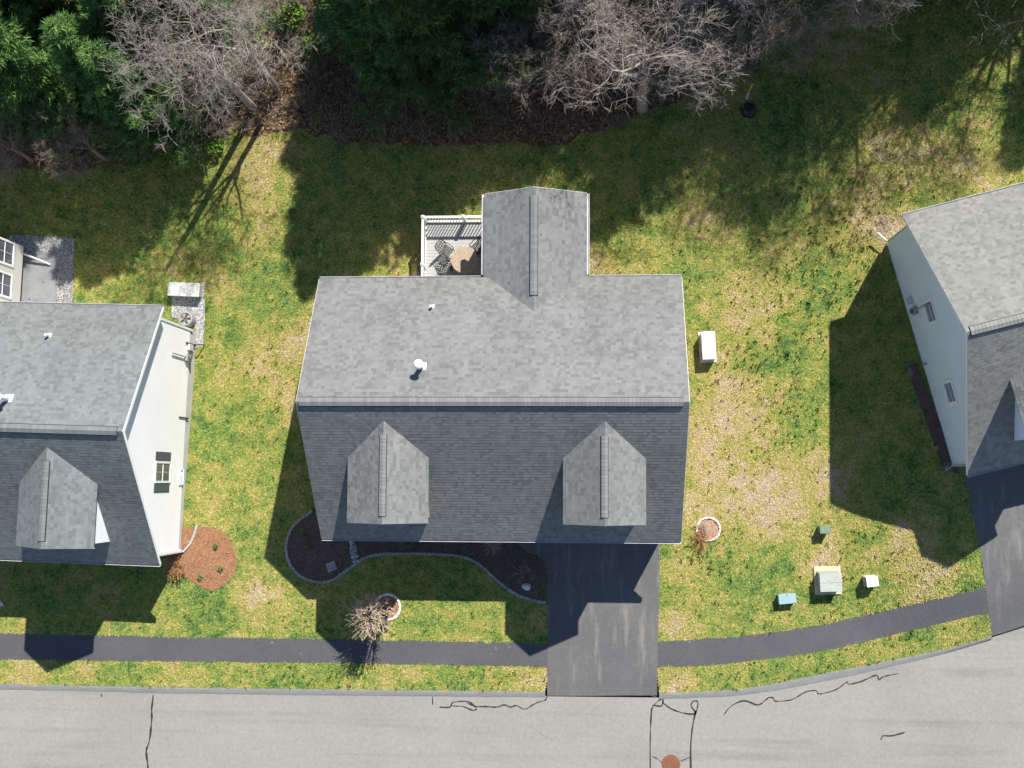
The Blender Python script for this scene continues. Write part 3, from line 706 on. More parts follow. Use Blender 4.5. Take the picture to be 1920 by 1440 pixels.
for x, y in ((.06, LD - .06), (xm, LD - .06), (.06, ym + .35)): post(x, y)
def rail(a, b):
    a, b = Vector(a), Vector(b); d = b - a; L = d.length; ang = math.atan2(d.y, d.x)
    Mx = Matrix.Translation((a.x, a.y, 0)) @ Matrix.Rotation(ang, 4, 'Z')
    MB().box(0, L, -.045, .045, DZ + .93, DZ + 1.0, Mx).build('top_rail', M['white'], dk)
    MB().box(0, L, -.035, .035, DZ + .09, DZ + .14, Mx).build('bottom_rail', M['white'], dk)
    n = int(L / .125); bmn = MB().box(-.018, .018, -.018, .018, DZ + .14, DZ + .93).mesh('baluster', M['white'])
    for i in range(n):
        o = link('baluster', bmn, dk); p = a + d * ((i + .5) / n); o.location = (p.x, p.y, 0)
rail((.115, LD - .06), (xm - .056, LD - .06)); rail((xm + .056, LD - .06), (LW - .01, LD - .06))
rail((.06, LD - .116), (.06, ym + .406)); rail((.06, ym + .294), (.06, .02))
tp = G(871, 487, DZ + .73)
tb = empty('patio_table', (tp.x, tp.y, DZ + .003)); tag(tb, 'round tan patio table on the deck', 'table')
MB().lathe([(.56, .69), (.585, .70), (.585, .725), (.57, .73), (.03, .73)], sides=40).build('tabletop', M['tabletop'], tb)
MB().lathe([(.025, .731), (.025, .74)], sides=12).build('umbrella_hole', M['black'], tb)
for k in range(4):
    q = k * math.pi / 2 + .4; c, s = math.cos(q), math.sin(q)
    MB().tube([(.12 * c, .12 * s, .69), (.20 * c, .20 * s, .35), (.42 * c, .42 * s, 0)], .018, 6).build('leg', M['black'], tb)
def chair(loc, rz, label):
    o = empty('patio_chair', loc, rz); tag(o, label, 'chair', 'patio chairs on the deck')
    st = MB()
    for i in range(7): st.box(-.22 + i * .069, -.22 + i * .069 + .03, -.22, .22, .42, .435)
    for i in range(7): st.box(-.225, .225, -.22 + i * .069, -.22 + i * .069 + .03, .405, .419)
    st.build('seat', M['black'], o)
    bk = MB()
    bk.tube([(-.23, -.22, .42), (-.25, -.34, .75), (-.19, -.41, .95), (0, -.44, 1.0), (.19, -.41, .95), (.25, -.34, .75), (.23, -.22, .42)], .02, 6)
    for t in (-.14, -.05, .05, .14):
        bk.tube([(t, -.23, .43), (t * 1.1 + .03, -.34, .74), (t * .8, -.42, .96)], .014, 5); bk.tube([(t + .06, -.24, .45), (t - .05, -.35, .76), (t * .8 + .02, -.42, .95)], .010, 5)
    for z, y in ((.58, -.28), (.76, -.345)): bk.tube([(-.24, y, z), (.24, y, z)], .013, 5)
    bk.build('backrest', M['black'], o)
    for s in (-1, 1):
        MB().tube([(s * .25, -.30, .64), (s * .28, -.1, .67), (s * .28, .16, .66), (s * .25, .22, .62)], .018, 6).build('armrest', M['black'], o)
        MB().tube([(s * .23, .2, .62), (s * .23, .2, .4), (s * .24, .24, 0)], .016, 6).build('leg', M['black'], o)
        MB().tube([(s * .22, -.21, .42), (s * .24, -.28, 0)], .016, 6).build('leg', M['black'], o)
for px, py, lb in ((838, 503, 'black wrought chair at the left of the round deck table, nearest the house'), (837, 470, 'black wrought chair left of the round table, nearer the railing'), (895, 463, 'black wrought chair between the round table and the extension')):
    p = G(px, py, DZ + .5); v = Vector((tp.x - p.x, tp.y - p.y)); chair((p.x, p.y, DZ + .003), math.atan2(v.y, v.x) - math.pi / 2 + R_.uniform(-.15, .15), lb)

# ------------------------------------------------------------------ yard equipment
def gen():
    p = G(1326, 651); o = empty('standby_generator', (p.x, p.y, 0), .05); tag(o, 'cream standby generator with rounded top on the side lawn', 'generator')
    MB().box(-.36, .36, -.68, .68, -.03, .06).build('pad', M['concrete'], o)
    b = MB().box(-.29, .29, -.60, .60, .062, .66).build('housing', M['gen'], o, .03)
    MB().box(-.30, .30, -.61, .61, .67, .74).build('lid', M['gen'], o, .034)
    for i in range(6): MB().box(-.296, -.288, -.45 + i * .03, -.435 + i * .03, .2, .5).build('louvre', M['vent_dark'], b)
gen()
def taper(name, mt, parent, w0, d0, z0, w1, d1, z1, dy=0):
    vs = [(-w0 / 2, -d0 / 2, z0), (w0 / 2, -d0 / 2, z0), (w0 / 2, d0 / 2, z0), (-w0 / 2, d0 / 2, z0), (-w1 / 2, -d1 / 2 + dy, z1), (w1 / 2, -d1 / 2 + dy, z1), (w1 / 2, d1 / 2 + dy, z1), (-w1 / 2, d1 / 2 + dy, z1)]
    return MB().add(vs, [(3, 2, 1, 0), (4, 5, 6, 7), (0, 1, 5, 4), (1, 2, 6, 5), (2, 3, 7, 6), (3, 0, 4, 7)]).build(name, mt, parent, .02)
p = GG(1551, 1086); o = empty('pad_transformer', (p.x, p.y, hz(p.x, p.y)), .04); tag(o, 'grey-green pad transformer on a tan concrete pad, largest of the lawn utility boxes', 'transformer')
MB().box(-.56, .56, -.64, .56, -.1, .12).build('pad', M['pad'], o, .02)
bd = taper('cabinet', M['transformer'], o, .90, .74, .121, .88, .70, .78, -.08)
MB().box(-.46, .46, -.46, .30, .781, .81).build('lid', M['transformer'], o, .012); MB().box(-.46, .46, -.085, -.075, .808, .816).build('seam', M['pedgreen'], bd)
MB().box(-.05, .05, -.475, -.455, .4, .5).build('handle', M['black'], bd)
p = GG(1473, 1121); o = empty('utility_box', (p.x, p.y, hz(p.x, p.y)), .10); tag(o, 'faded teal-blue utility box on the front lawn', 'utility box')
taper('body', M['teal'], o, .72, .40, 0, .68, .36, .42); MB().box(-.37, .37, -.21, .21, .422, .50).build('lid', M['teal'], o, .03); MB().lathe([(.025, .0), (.025, .012)], (.0, .17, .50), 10).build('lock', M['black'], o)
p = GG(1629, 1088); o = empty('utility_box', (p.x, p.y, hz(p.x, p.y)), .12); tag(o, 'white plastic utility pedestal on the lawn nearest the right driveway', 'utility box')
taper('body', M['pedwhite'], o, .50, .44, 0, .46, .40, .62); MB().box(-.25, .25, -.22, .22, .622, .70).build('lid', M['pedwhite'], o, .035); MB().box(-.26, -.245, -.18, .18, .15, .55).build('door', M['acgrey'], o)
p = GG(1542, 992); o = empty('utility_box', (p.x, p.y, hz(p.x, p.y)), .08); tag(o, 'small dull green cable pedestal on the lawn, farthest from the street', 'utility box')
taper('body', M['pedgreen'], o, .42, .30, 0, .40, .28, .60); MB().box(-.225, .225, -.165, .165, .602, .66).build('lid', M['pedgreen'], o, .02)
p = GG(1404, 208); o = empty('ground_bowl', (p.x, p.y, 0)); tag(o, 'black round bowl-shaped cover in the shaded back lawn', 'cover')
MB().lathe([(.30, 0), (.33, .12), (.30, .26), (.18, .33), (.02, .34)], sides=28).build('shell', M['black'], o, smooth=True); MB().lathe([(.35, 0), (.35, .04), (.33, .045)], sides=28).build('rim', M['black'], o)
p = GG(1401, 182); o = empty('marker_stake', (p.x, p.y, 0)); tag(o, 'leaning yellow and white marker stake beside the black bowl', 'stake')
MB().tube([(-.06, -.12, -.1), (.0, .02, .55)], .028, 8).build('lower_pole', M['pvc'], o); MB().tube([(.0, .02, .55), (.08, .2, 1.25)], .032, 8).build('upper_pole', M['yellow'], o)

# left house: gravel strip, condenser, covered log box, patio
grav = WG([(335, 560), (384, 528), (384, 600), (380, 640), (372, 640), (366, 612), (330, 600)])
sheet('gravel_strip', WG([(322, 545), (384, 530), (384, 600), (380, 650), (368, 650), (366, 600), (322, 595)]), .02, M['concrete'], .5, hz, .04)
gs = WG([(322, 545), (384, 530), (384, 600), (380, 650), (368, 650), (366, 600), (322, 595)])
P = fill(gs, 900); scatter_tri('gravel', P, hzv(P[:, 0], P[:, 1]) + .025, .05, M['gravelchip'], .6, .8, label='pale gravel strip behind the white house corner', cat='gravel')
pat = WG([(20, 440), (140, 447), (136, 575), (20, 575)])
sheet('gravel_bed', pat, .02, M['slab'], .6, hz, .04)
P = fill(pat, 900); scatter_tri('gravel', P, hzv(P[:, 0], P[:, 1]) + .025, .05, M['gravelchip'], .6, .8, label='gravel border around the concrete patio behind the left house', cat='gravel')
sheet('patio', WG([(30, 472), (98, 472), (106, 482), (106, 580), (30, 580)]), .06, M['slab'], .6, hz, .08)
p = GG(352, 546); o = empty('storage_box', (p.x, p.y, hz(p.x, p.y)), -.05); tag(o, 'long weathered grey storage box behind the white house', 'box')
MB().box(-.70, .70, -.27, .27, .02, .52).build('body', M['cover'], o, .02)
for i in range(5): MB().box(-.73 + i * .293, -.73 + i * .293 + .285, -.31, .31, .52, .56).build('lid_slat', M['cover'], o)
p = GG(356, 601); o = empty('air_conditioner', (p.x, p.y, hz(p.x, p.y))); tag(o, 'round grey air conditioner with a dark fan top on the gravel', 'air conditioner')
MB().lathe([(.33, .02), (.33, .62), (.30, .66), (.27, .66), (.27, .60), (.05, .60)], sides=28).build('casing', M['acgrey'], o)
m = MB(); m.lathe([(.06, .605), (.06, .64), (.02, .645)], sides=12)
for k in range(5):
    q = k * 2 * math.pi / 5; Mx = Matrix.Rotation(q, 4, 'Z') @ Matrix.Translation((.15, 0, .62)) @ Matrix.Rotation(.4, 4, 'X'); m.box(-.09, .09, -.05, .05, -.004, .004, Mx)
m.build('fan', M['black'], o)
m = MB()
for k in range(16):
    q = k * 2 * math.pi / 16; m.tube([(.04 * math.cos(q), .04 * math.sin(q), .665), (.30 * math.cos(q), .30 * math.sin(q), .662)], .005, 4)
m.build('fan_guard', M['acgrey'], o)
p0 = GG(50, 478); p1 = GG(97, 497)
o = tag(MB().tube([(p0.x, p0.y, hz(p0.x, p0.y) + .5), (p1.x, p1.y, hz(p1.x, p1.y) + .12)], .05, 8).build('drain_pipe', M['gutter']), 'pale drain pipe running out across the patio behind the left house', 'pipe')

# stones and pebbles in the centre bed
def rock(px, py, s, mt, label, name='rock'):
    bm = bmesh.new(); bmesh.ops.create_icosphere(bm, subdivisions=2, radius=1)
    for v in bm.verts: v.co = Vector((v.co.x * s[0], v.co.y * s[1], v.co.z * s[2])) * (1 + R_.uniform(-.16, .16))
    me = bpy.data.meshes.new(name); bm.to_mesh(me); bm.free(); me.materials.append(mt); o = link(name, me); q = GG(px, py); o.location = (q.x, q.y, hz(q.x, q.y) + s[2] * .5); o.rotation_euler = (0, 0, R_.uniform(0, 3))
    return tag(o, label, 'rock')
rock(987, 1100, (.17, .2, .14), M['rock'], 'pale angular rock in the bed beside the driveway')
rock(2, 1131, (.16, .1, .08), M['rock'], 'small pale rock on the shaded lawn at the left edge')
pl = W([(653, 1008), (664, 1008), (674, 1054), (662, 1056)])
P = fill(pl, 420); rv = scatter_tri('river_stones', P, hzv(P[:, 0], P[:, 1]) + .045, .10, M['gravelchip'], .5, .9, label='strip of pale river stones crossing the dark mulch bed', cat='stones', zmax=.05)
q = G(622, 1062); o = empty('splash_grate', (q.x, q.y, .035), .4); tag(o, 'small pale plastic grate lying in the dark mulch', 'grate')
m = MB()
for i in range(6): m.box(-.2 + i * .07, -.2 + i * .07 + .025, -.16, .16, 0, .025)
m.build('slats', M['gutter'], o); MB().box(-.215, .19, -.175, -.15, 0, .03).box(-.215, .19, .15, .175, 0, .03).build('frame', M['gutter'], o)

# ------------------------------------------------------------------ plants
def branches(h, spread, seed, trunk_frac=.28, depth=5, lean=(0, 0), r0=None, kids=(2, 4), up=.62):
    rd = random.Random(seed); trunk = MB(); crown = MB(); r0 = r0 or h * .014
    def grow(p, d, L, r, lev):
        n = 4 if lev < 2 else 3; pts = [p.copy()]; rad = [r]; q = p.copy(); dd = d.copy()
        for i in range(n):
            w_ = .16 if lev < 2 else .30
            dd = (dd + Vector((rd.uniform(-w_, w_), rd.uniform(-w_, w_), rd.uniform(-w_ * .6, w_ * .8)))).normalized()
            q = q + dd * (L / n); pts.append(q.copy()); rad.append(r * (1 - .55 * (i + 1) / n))
        crown.tube(pts, rad, 5 if lev < 2 else 3, False)
        if lev >= depth: return
        k = rd.randint(*kids) + (1 if lev >= depth - 3 else 0)
        for i in range(k):
            t = rd.uniform(.3, 1.0) if i else 1.0; j = min(n, max(1, int(round(t * n)))); a = pts[j]
            side = dd.cross(Vector((rd.uniform(-1, 1), rd.uniform(-1, 1), rd.uniform(-1, 1)))).normalized()
            nd_ = (dd * up + side * rd.uniform(.45, .95) + Vector((0, 0, .10))).normalized()
            grow(a, nd_, L * rd.uniform(.52, .74), max(.0065, rad[j] * .64), lev + 1)
    base = Vector((0, 0, -.15)); top = Vector((lean[0] * .3, lean[1] * .3, h * trunk_frac))
    pts = [base, base.lerp(top, .5) + Vector((rd.uniform(-.1, .1), rd.uniform(-.1, .1), 0)), top]
    trunk.tube([base - Vector((0, 0, .1))] + pts[1:], [r0 * 1.5, r0 * 1.15, r0], 8)
    m = rd.randint(4, 6)
    for i in range(m):
        q = 2 * math.pi * (i + rd.uniform(-.3, .3)) / m
        d = Vector((math.cos(q) * spread + lean[0] * .12, math.sin(q) * spread + lean[1] * .12, rd.uniform(.7, 1.2))).normalized() if i else Vector((lean[0] * .1, lean[1] * .1, 1)).normalized()
        grow(top - Vector((0, 0, rd.uniform(0, h * .1))), d, h * (.25 if i else .30), r0 * (.62 if i else .8), 1)
    return trunk, crown
def tree_obj(name, px, py, meshes, label, group, scale=1, rz=0):
    q = GG(px, py); o = empty(name, (q.x, q.y, hz(q.x, q.y)), rz); o.scale = (scale,) * 3; tag(o, label, 'tree', group)
    for nm, me in meshes: link(nm, me, o)
    return o
def bare(seed, h, spread, mt, **k):
    t, c = branches(h, spread, seed, **k); return (('trunk', t.mesh('trunk', mt)), ('crown', c.mesh('crown', mt)))
bA = bare(3, 12, .42, M['bark'], depth=6, r0=.135, trunk_frac=.48); bB = bare(8, 12, .55, M['bark'], depth=6, r0=.19, trunk_frac=.40); bC = bare(21, 9, .55, M['bark2'], depth=6, r0=.13, trunk_frac=.36)
for px, py, ms, lb, s, rz in ((478, 205, bA, 'pale bare tree above the lit gap left of the middle house', .98, .4), (522, 168, bA, 'bare grey tree just right of the pale bare tree', .86, 2.2), (420, 215, bC, 'small bare tree between the pines and the pale bare tree', .8, 4.0),
                       (1204, 204, bB, 'broad bare tree with sunlit spraying twigs above the rear extension', .95, 1.0), (1030, 165, bC, 'bare tree left of the broad sunlit one behind the extension', .85, .3), (1310, 160, bC, 'low bare tree at the lawn edge right of the broad sunlit one', .72, 5.1),
                       (1120, 120, bA, 'tall bare tree behind the broad sunlit one', .75, 3.3), (1490, 70, bC, 'bare tree with drooping grey twigs at the top right lawn', .95, 2.5), (205, 300, bC, 'brown shaded bare tree below the pines at the left', .68, 1.2), (60, 300, bC, 'brown shaded bare tree at the far left edge', .65, 3.9),
                       (1385, 70, bB, 'bare tree beside the small green pine at the top', .72, 1.9), (1262, 150, bC, 'bare tree just right of the broad sunlit one, lower crown', .95, 2.7), (1150, 95, bB, 'bare tree directly behind the broad sunlit one, towards the pines', .85, 4.4),
                       (1080, 110, bC, 'slim bare tree left of the broad sunlit one, over the leaf litter', 1.05, 5.6), (985, 130, bC, 'shaded bare tree under the dark pines at the top centre', .9, 1.4), (1290, 60, bA, 'tall bare tree at the top edge right of the broad sunlit one', .85, .9), (1440, 95, bC, 'bare tree at the wood corner above the black bowl', .8, 3.6), (560, 20, bC, 'small bare tree at the top between the pale tree and the dark pines', .7, 5.0)):
    tree_obj('bare_tree', px, py, ms, lb, 'bare trees along the wood edge', s, rz)

def conifer(seed, h, rad, mt, nb=17, low=.14, dens_=1.0):
    r = np.random.default_rng(seed); tr = MB().tube([(0, 0, -.3), (r.uniform(-.1, .1), r.uniform(-.1, .1), h * .5), (0, 0, h * .97)], [h * .017, h * .011, .02], 7)
    br = MB(); C = []; D = []
    z = h * low
    while z < h * .985:
        f = (z - h * low) / (h * (1 - low)); R1 = rad * (1 - f) ** .72 * r.uniform(.72, 1.15) + .12; k = int(r.integers(5, 8)); a0 = r.uniform(0, 6.3)
        for i in range(k):
            a = a0 + 2 * math.pi * i / k + r.uniform(-.3, .3); L = R1 * r.uniform(.65, 1.15); rise = r.uniform(-.05, .32) * L
            e = np.array([math.cos(a) * L, math.sin(a) * L, z + rise]); s = np.array([0, 0, z])
            br.tube([tuple(s), tuple(s * .5 + e * .5 - np.array([0, 0, .05 * L])), tuple(e)], [.012 + .012 * L, .012 + .006 * L, .006], 3, False)
            n = max(4, int(L * 15 * dens_)); t = r.uniform(.22, 1.05, n) ** .8
            pr = np.array([-math.sin(a), math.cos(a), 0]); side = r.normal(0, .18, n) * L * (1.15 - t * .5)
            c = s + (e - s) * t[:, None] + pr * side[:, None] + np.c_[np.zeros(n), np.zeros(n), r.normal(.03, .06, n)]
            C.append(c); D.append(np.tile([math.cos(a), math.sin(a), .25], (n, 1)) + pr * (side / L * 2)[:, None])
        z += h * r.uniform(.028, .045)
    C = np.concatenate(C); D = np.concatenate(D); n = len(C); V = []; rn = r.random(n); tri = 17
    D /= np.linalg.norm(D, axis=1)[:, None]; allV = []
    for q in range(tri):
        d = D + r.normal(0, .75, (n, 3)); d /= np.linalg.norm(d, axis=1)[:, None]; ln = r.uniform(.14, .30, n)[:, None]
        s = np.cross(d, r.normal(0, 1, (n, 3))); s /= np.linalg.norm(s, axis=1)[:, None]; wd = .019
        b = C + r.normal(0, .05, (n, 3)); allV.append(np.stack([b - s * wd, b + s * wd, b + d * ln], 1))
    V = np.concatenate(allV, 0).reshape(-1, 3); F = np.arange(len(V)).reshape(-1, 3)
    rr = np.repeat(np.clip(np.tile(rn, tri) * .7 + r.random(n * tri) * .3, 0, 1), 3)
    o = np_mesh('crown', V, F, mt, rr); me = o.data; bpy.data.objects.remove(o)
    return (('trunk', tr.mesh('trunk', M['bark2'])), ('branches', br.mesh('branches', M['bark2'])), ('crown', me))
c1 = conifer(1, 10, 2.5, M['needles'], dens_=1.25); c2 = conifer(2, 12, 2.9, M['needles2'], dens_=1.2); c3 = conifer(5, 9, 2.2, M['needles'], dens_=1.25)
for px, py, ms, s, lb in ((290, 205, c1, 1.05, 'pine nearest the lawn in the group at the upper left'), (150, 200, c3, 1.3, 'pine at the upper left above the shaded bare tree'), (350, 130, c1, 1.15, 'bright green pine at the top left beside the pale bare tree'), (60, 165, c1, 1.2, 'pine in the upper left corner at the frame edge'),
                       (225, 60, c2, 1.0, 'tall pine at the back of the upper left group'), (420, 80, c3, 1.3, 'pine partly behind the pale bare tree'), (110, 50, c1, 1.15, 'sunlit pine at the top left corner'), (-60, 120, c2, .95, 'pine just beyond the left edge of the picture'),
                       (800, 122, c2, 1.15, 'large dark pine at the top centre shading the back lawn'), (765, 84, c1, 1.25, 'dark pine at the top centre, left of the largest one'), (900, 62, c2, 1.24, 'dark pine at the top centre, right of the largest one'), (985, 60, c2, 1.1, 'dark pine at the top centre nearest the bare trees'), (330, 238, c3, 1.1, 'pine at the lawn edge beside the pale bare tree'),
                       (1000, -30, c2, 1.22, 'tall pine beyond the top edge, throwing shade behind the extension'), (1420, 55, c3, .45, 'small bright green pine at the top right of the bare trees')):
    tree_obj('pine_tree', px, py, ms, lb, 'pines along the wood edge', s, R_.uniform(0, 6))
for px, py, ms, s in ((1100, -90, c2, 1.2), (1200, -115, c2, 1.28), (1310, -120, c2, 1.2), (1390, -60, c2, 1.34), (1590, -200, c2, 1.24), (1705, -205, c2, 1.22), (1810, -240, c1, 1.3), (1870, -250, c1, 1.25),
                      (1930, -205, c1, 1.32), (2100, -85, c1, 1.22), (2150, 25, c1, 1.08), (920, -120, c2, 1.2), (780, -110, c2, 1.15), (400, -110, c2, 1.1), (150, -100, c2, 1.1), (-100, 0, c2, 1.0), (-180, 180, c1, 1.0)):
    tree_obj('pine_tree', px, py, ms, 'tall pine standing beyond the picture edge, casting shade on the lawn', 'pines beyond the frame', s, R_.uniform(0, 6))

for px, py, ms, s, rz in ((1545, -25, bA, 1.1, 1.0), (1600, -60, bB, 1.05, 2.0), (1650, -40, bA, 1.15, 3.0), (1760, -60, bC, 1.35, .5), (1470, -40, bA, 1.15, 4.2), (1690, -110, bB, 1.1, 5.2), (1960, -60, bC, 1.3, 2.9), (1520, -70, bB, 1.2, .2), (1575, -10, bC, 1.4, 3.3), (1720, -30, bA, 1.1, 1.7), (1830, -40, bC, 1.4, 4.0)):
    tree_obj('bare_tree', px, py, ms, 'bare tree beyond the top edge, casting thin streaks of shade on the right lawn', 'bare trees beyond the frame', s, rz)
def leafy(px, py, rad, h, n, mt, name, label, group, size=.10, cat='shrub', z0=0):
    q = GG(px, py); o = empty(name, (q.x, q.y, hz(q.x, q.y) + z0)); tag(o, label, cat, group)
    m = MB()
    for i in range(7):
        a = R_.uniform(0, 6.3); m.tube([(0, 0, -.05), (math.cos(a) * rad * .4, math.sin(a) * rad * .4, h * .5), (math.cos(a) * rad * .75, math.sin(a) * rad * .75, h * .85)], [.02, .014, .006], 4, False)
    m.build('stem', M['bark2'], o)
    d = rng.normal(0, 1, (n, 3)); d /= np.linalg.norm(d, axis=1)[:, None]; rr = rng.uniform(.35, 1, n) ** .6 * rng.uniform(.75, 1.1, n)
    C = d * rr[:, None] * [rad, rad, h * .5] + [0, 0, h * .52]
    a = rng.normal(0, 1, (n, 3)); a /= np.linalg.norm(a, axis=1)[:, None]; b = np.cross(a, rng.normal(0, 1, (n, 3))); b /= np.linalg.norm(b, axis=1)[:, None]; s = rng.uniform(.6, 1.2, n)[:, None] * size
    V = np.stack([C - a * s, C + b * s * .4, C + a * s, C - b * s * .4], 1).reshape(-1, 3); k = np.arange(n)[:, None] * 4
    np_mesh('foliage', V, np.concatenate([k + [[0, 1, 2]], k + [[0, 2, 3]]], 0), mt, np.repeat(rng.random(n), 4), o); return o
for a in ((700, 30, 1.1, 2.6, 900, 'green shrub mass at the top centre left of the dark pines'), (640, 20, .9, 2.0, 700, 'green shrub at the top edge by the brown clearing'), (1408, 30, .9, 2.4, 800, 'bright green young evergreen beside the top bare trees'), (308, 88, .55, 1.0, 500, 'yellow-green bush beside the pale bare tree, upper one'), (312, 152, .5, .9, 450, 'yellow-green bush beside the pale bare tree, lower one'), (405, 278, .55, .8, 420, 'green shrub at the edge of the lit grass by the trunk shadows'), (553, 40, .8, 1.4, 700, 'yellow-green shrub at the top left of the brown clearing'), (590, 95, .7, 1.2, 600, 'olive shrub at the brown clearing edge')):
    leafy(*a[:5], M['bushleaf'], 'shrub', a[5], 'shrubs in the wood edge', .09)
for a in ((406, 1024, 'small green plant in the red mulch bed, nearest the lawn'), (415, 1066, 'small green plant in the red mulch bed, right-hand lower one'), (377, 1082, 'small green plant in the red mulch bed, lowest one'), (576, 1022, 'sparse green plant in the dark bed, left end'), (568, 995, 'tiny green plant in the dark bed near the house corner'), (772, 1020, 'tiny plant in the dark bed under the front eave')):
    leafy(a[0], a[1], .14, .22, 70, M['bushleaf'], 'small_plant', a[2], 'small bed plants', .05, 'plant', .03)
def twiggy(px, py, h, rad, n, mt, name, label, seed, cat='shrub', thick=.012, lean=(0, 0), dome=False):
    q = GG(px, py); o = empty(name, (q.x, q.y, hz(q.x, q.y) + .02)); tag(o, label, cat); rd = random.Random(seed); st = MB(); tw = MB()
    for i in range(n):
        a = rd.uniform(0, 6.3); t = rd.random() ** .5; e = Vector((math.cos(a) * rad * t + lean[0], math.sin(a) * rad * t + lean[1], h * rd.uniform(.62, 1) * (1 - .35 * t * t)))
        if dome: e.z = h * (.55 + .45 * math.sqrt(max(0, 1 - t * t)) * rd.uniform(.5, 1))
        mid = Vector((e.x * .35 + rd.uniform(-.1, .1) * rad, e.y * .35 + rd.uniform(-.1, .1) * rad, e.z * .5)); st.tube([(0, 0, -.05), mid, e], [thick * 1.6, thick * 1.2, thick * .6], 4, False)
        for k in range(6):
            s = mid.lerp(e, rd.uniform(.2, 1)); f = s + Vector((rd.uniform(-1, 1) + math.cos(a) * .5, rd.uniform(-1, 1) + math.sin(a) * .5, rd.uniform(-.2, .9))) * rad * .24
            tw.tube([s, f], [thick * .8, thick * .5], 3, False)
    st.build('stem', mt, o)['kind'] = 'stuff'; tw.build('twigs', mt, o)['kind'] = 'stuff'; return o
twiggy(713, 1146, 3.6, .95, 120, M['tan_twig'], 'bare_shrub', 'bare tan ornamental shrub overhanging the stone ring on the front lawn', 4, thick=.016, dome=True)
twiggy(336, 1064, .8, .55, 60, M['rust_twig'], 'dry_grass_clump', 'russet dry grass clump at the corner of the red mulch bed', 5, 'plant', .010)
twiggy(1316, 1004, .7, .55, 45, M['rust_twig'], 'bare_shrub', 'low russet bare shrub spilling out of the small pale stone ring', 6, thick=.008, lean=(-.15, -.25))
twiggy(1318, 990, .4, .35, 25, M['tan_twig'], 'bare_shrub', 'small tan twiggy shrub inside the pale stone ring', 16, thick=.007)
twiggy(925, 1020, .7, .5, 40, M['tan_twig'], 'bare_shrub', 'bare shrub in the dark bed under the eave near the driveway', 7, thick=.006)
twiggy(985, 1075, .6, .6, 40, M['bark2'], 'bare_shrub', 'low bare shrub in the dark bed above the pale rock', 9, thick=.006)
twiggy(760, 1020, .5, .4, 30, M['bark2'], 'bare_shrub', 'low bare shrub in the dark bed behind the curve of the lawn', 10, thick=.006)
for i, (px, py) in enumerate(((1702, 700), (1750, 838), (1772, 878))):
    twiggy(px, py, .5, .25, 14, M['tan_twig'], 'bare_shrub', ('small dry shrub against the grey wall, rear one', 'small dry shrub against the grey wall, middle one', 'small dry shrub at the grey house front corner')[i], 30 + i, thick=.006)
bs = WG([(1700, 690), (1768, 880), (1800, 890), (1790, 860), (1716, 680)])
sheet('planting_bed', bs, .03, M['mulch'], .5, hz, .05)

# forest litter and brush
vis = np.array(WG([(-120, -130), (1560, -130), (1560, 340), (-120, 340)]))
P = rng.uniform(vis.min(0), vis.max(0), (90000, 2)); P = P[inside(P, woods)]
scatter_tri('leaf_litter', P, hzv(P[:, 0], P[:, 1]) + .02, .12, M['litter'], .6, .7, label='brown leaf litter over the woodland floor', cat='leaf litter', zmax=.06)
Q = rng.uniform((-28, 4), (20, 20), (5200, 2)); Q = Q[inside(Q, lawnpoly) & ~inside(Q, woods)]; Q = Q[rng.random(len(Q)) < smv(Q[:, 1], 2, 13) * .8 + .06]
scatter_tri('fallen_leaves', Q, hzv(Q[:, 0], Q[:, 1]) + .05, .09, M['litter'], .6, .7, label='brown fallen leaves scattered over the back lawn', cat='leaves', zmax=.06)
def brush(P, hmin, hmax, per, name, label):
    V = []; rn = []; n = len(P); k = per
    base = np.repeat(np.c_[P, hzv(P[:, 0], P[:, 1])], k, 0); N = len(base); hh = np.repeat(rng.uniform(hmin, hmax, n), k) * rng.uniform(.5, 1.1, N)
    a = rng.uniform(0, 2 * np.pi, N); sp = rng.uniform(.1, .75, N) * hh
    d = np.c_[np.cos(a) * sp, np.sin(a) * sp, hh]; mid = base + d * .5 + rng.normal(0, .08, (N, 3)) * hh[:, None]; end = base + d + rng.normal(0, .14, (N, 3)) * hh[:, None]
    s = np.c_[-np.sin(a), np.cos(a), np.zeros(N)] * .010; s2 = np.c_[np.cos(a) * .6, np.sin(a) * .6, -.3 * np.ones(N)] * .010
    tw = mid + rng.normal(0, .3, (N, 3)) * hh[:, None] * .7; tw[:, 2] = np.maximum(tw[:, 2], mid[:, 2])
    V = np.stack([base - s, base + s, mid + s2, mid - s, mid + s, end, mid - s2, mid + s * .8, tw], 1).reshape(-1, 3)
    o = np_mesh(name, V, np.arange(len(V)).reshape(-1, 3), M['brush'], np.repeat(rng.random(N), 9)); tag(o, label, 'brush', kind='stuff')
P = rng.uniform(vis.min(0), vis.max(0), (4200, 2)); P = P[inside(P, woods)]
brush(P, .35, 1.5, 16, 'undergrowth', 'tangled bare brush and saplings on the woodland floor')

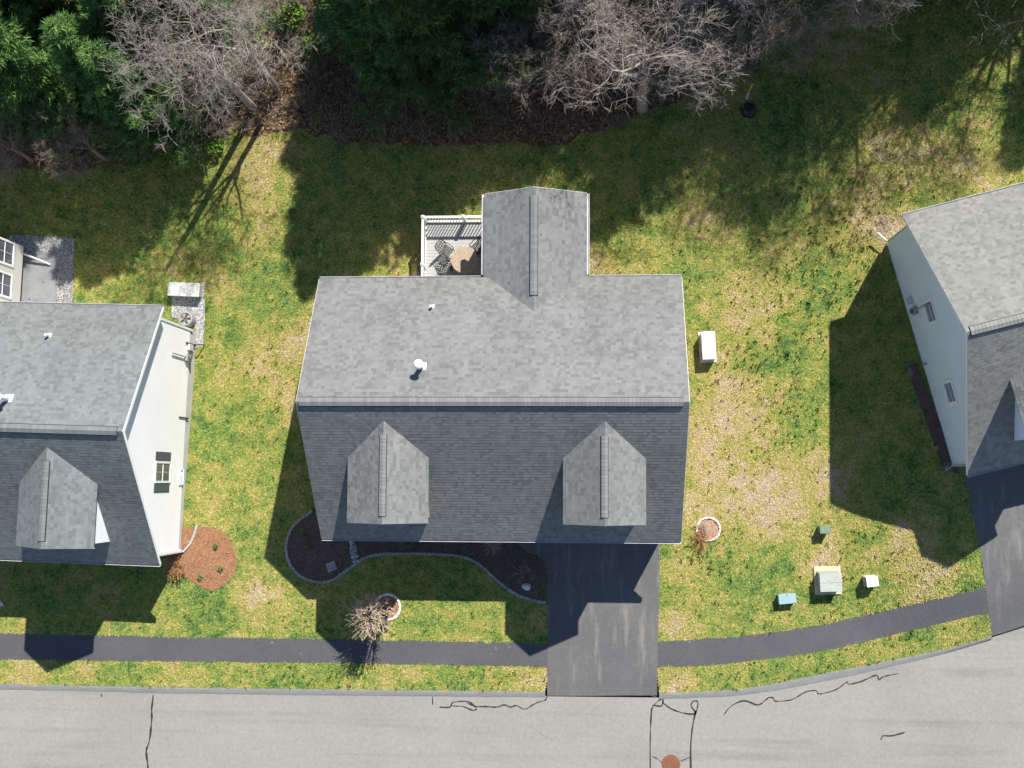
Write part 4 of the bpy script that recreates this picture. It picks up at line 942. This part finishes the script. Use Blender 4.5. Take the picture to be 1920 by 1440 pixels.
# grass blades
lo, hi = np.array([-29, -13.5]), np.array([21, 20.5]); N = 330000
P = rng.uniform(lo, hi, (N, 2)); keep = inside(P, lawnpoly)
def shrink(poly, d):
    c = np.mean(np.array(poly), 0); return [tuple(np.array(p) + (c - np.array(p)) / np.linalg.norm(c - np.array(p)) * d) for p in poly]
for poly in (walk_l, walk_r, drv, drr, bed_poly, bed_l, ring1, ring2, gs, pat, bs): keep &= ~inside(P, poly)
wd_ = inside(P, woods); keep &= ~(wd_ & (rng.random(N) > .06))
for root, ex in ((hc, (-.5, 3.4, 8.5)), (hl, (-5.0, -1.14, 8.5)), (hr, None)):
    inv = root.matrix_basis.inverted(); c, s = inv[0][0], inv[0][1]
    lx = inv[0][0] * P[:, 0] + inv[0][1] * P[:, 1] + inv[0][3]; ly = inv[1][0] * P[:, 0] + inv[1][1] * P[:, 1] + inv[1][3]
    keep &= ~((abs(lx) < HL - .2) & (ly > FE + .35) & (ly < RE - .35))
    if ex: keep &= ~((lx > ex[0]) & (lx < ex[1]) & (ly > 0) & (ly < ex[2]))
P = P[keep]; n = len(P); B = 4
pr = np.full(n, .010)
for (px, py, r) in ((1530, 480, 90), (1590, 430, 60), (1560, 560, 70), (1450, 620, 60), (1500, 760, 60), (1440, 830, 50), (1400, 700, 60), (500, 760, 50), (1590, 1010, 60), (1640, 330, 70), (1330, 1040, 60), (600, 1260, 90), (950, 1265, 60), (1650, 1210, 90), (1450, 1260, 60)):
    q = G(px, py); pr += .05 * np.exp(-((P[:, 0] - q.x) ** 2 + (P[:, 1] - q.y) ** 2) / (r / 42.6) ** 2)
tall = rng.random(n) < pr
base = np.repeat(np.c_[P, hzv(P[:, 0], P[:, 1])], B, 0); K = n * B
base[:, :2] += rng.normal(0, .03, (K, 2)); a = rng.uniform(0, 2 * np.pi, K); ln = rng.uniform(.05, .115, K); up = rng.uniform(.012, .075, K) * np.repeat(rng.uniform(.5, 1.2, n), B)
TT = np.repeat(tall, B); up[TT] = rng.uniform(.10, .2, TT.sum()); ln[TT] *= .7
s = np.c_[-np.sin(a), np.cos(a), np.zeros(K)] * (rng.uniform(.010, .022, K) * np.where(TT, 1.8, 1))[:, None]; tip = base + np.c_[np.cos(a) * ln, np.sin(a) * ln, up]
base[:, 2] += .003
V = np.stack([base - s, base + s, tip], 1).reshape(-1, 3)
go = np_mesh('grass', V, np.arange(K * 3).reshape(-1, 3), M['blade'], np.repeat(np.where(TT, .0, np.clip(np.repeat(rng.random(n), B) * .6 + rng.random(K) * .4, 0, 1)), 3))
tag(go, 'mottled green and straw-coloured spring grass of the lawns', 'grass', kind='stuff')
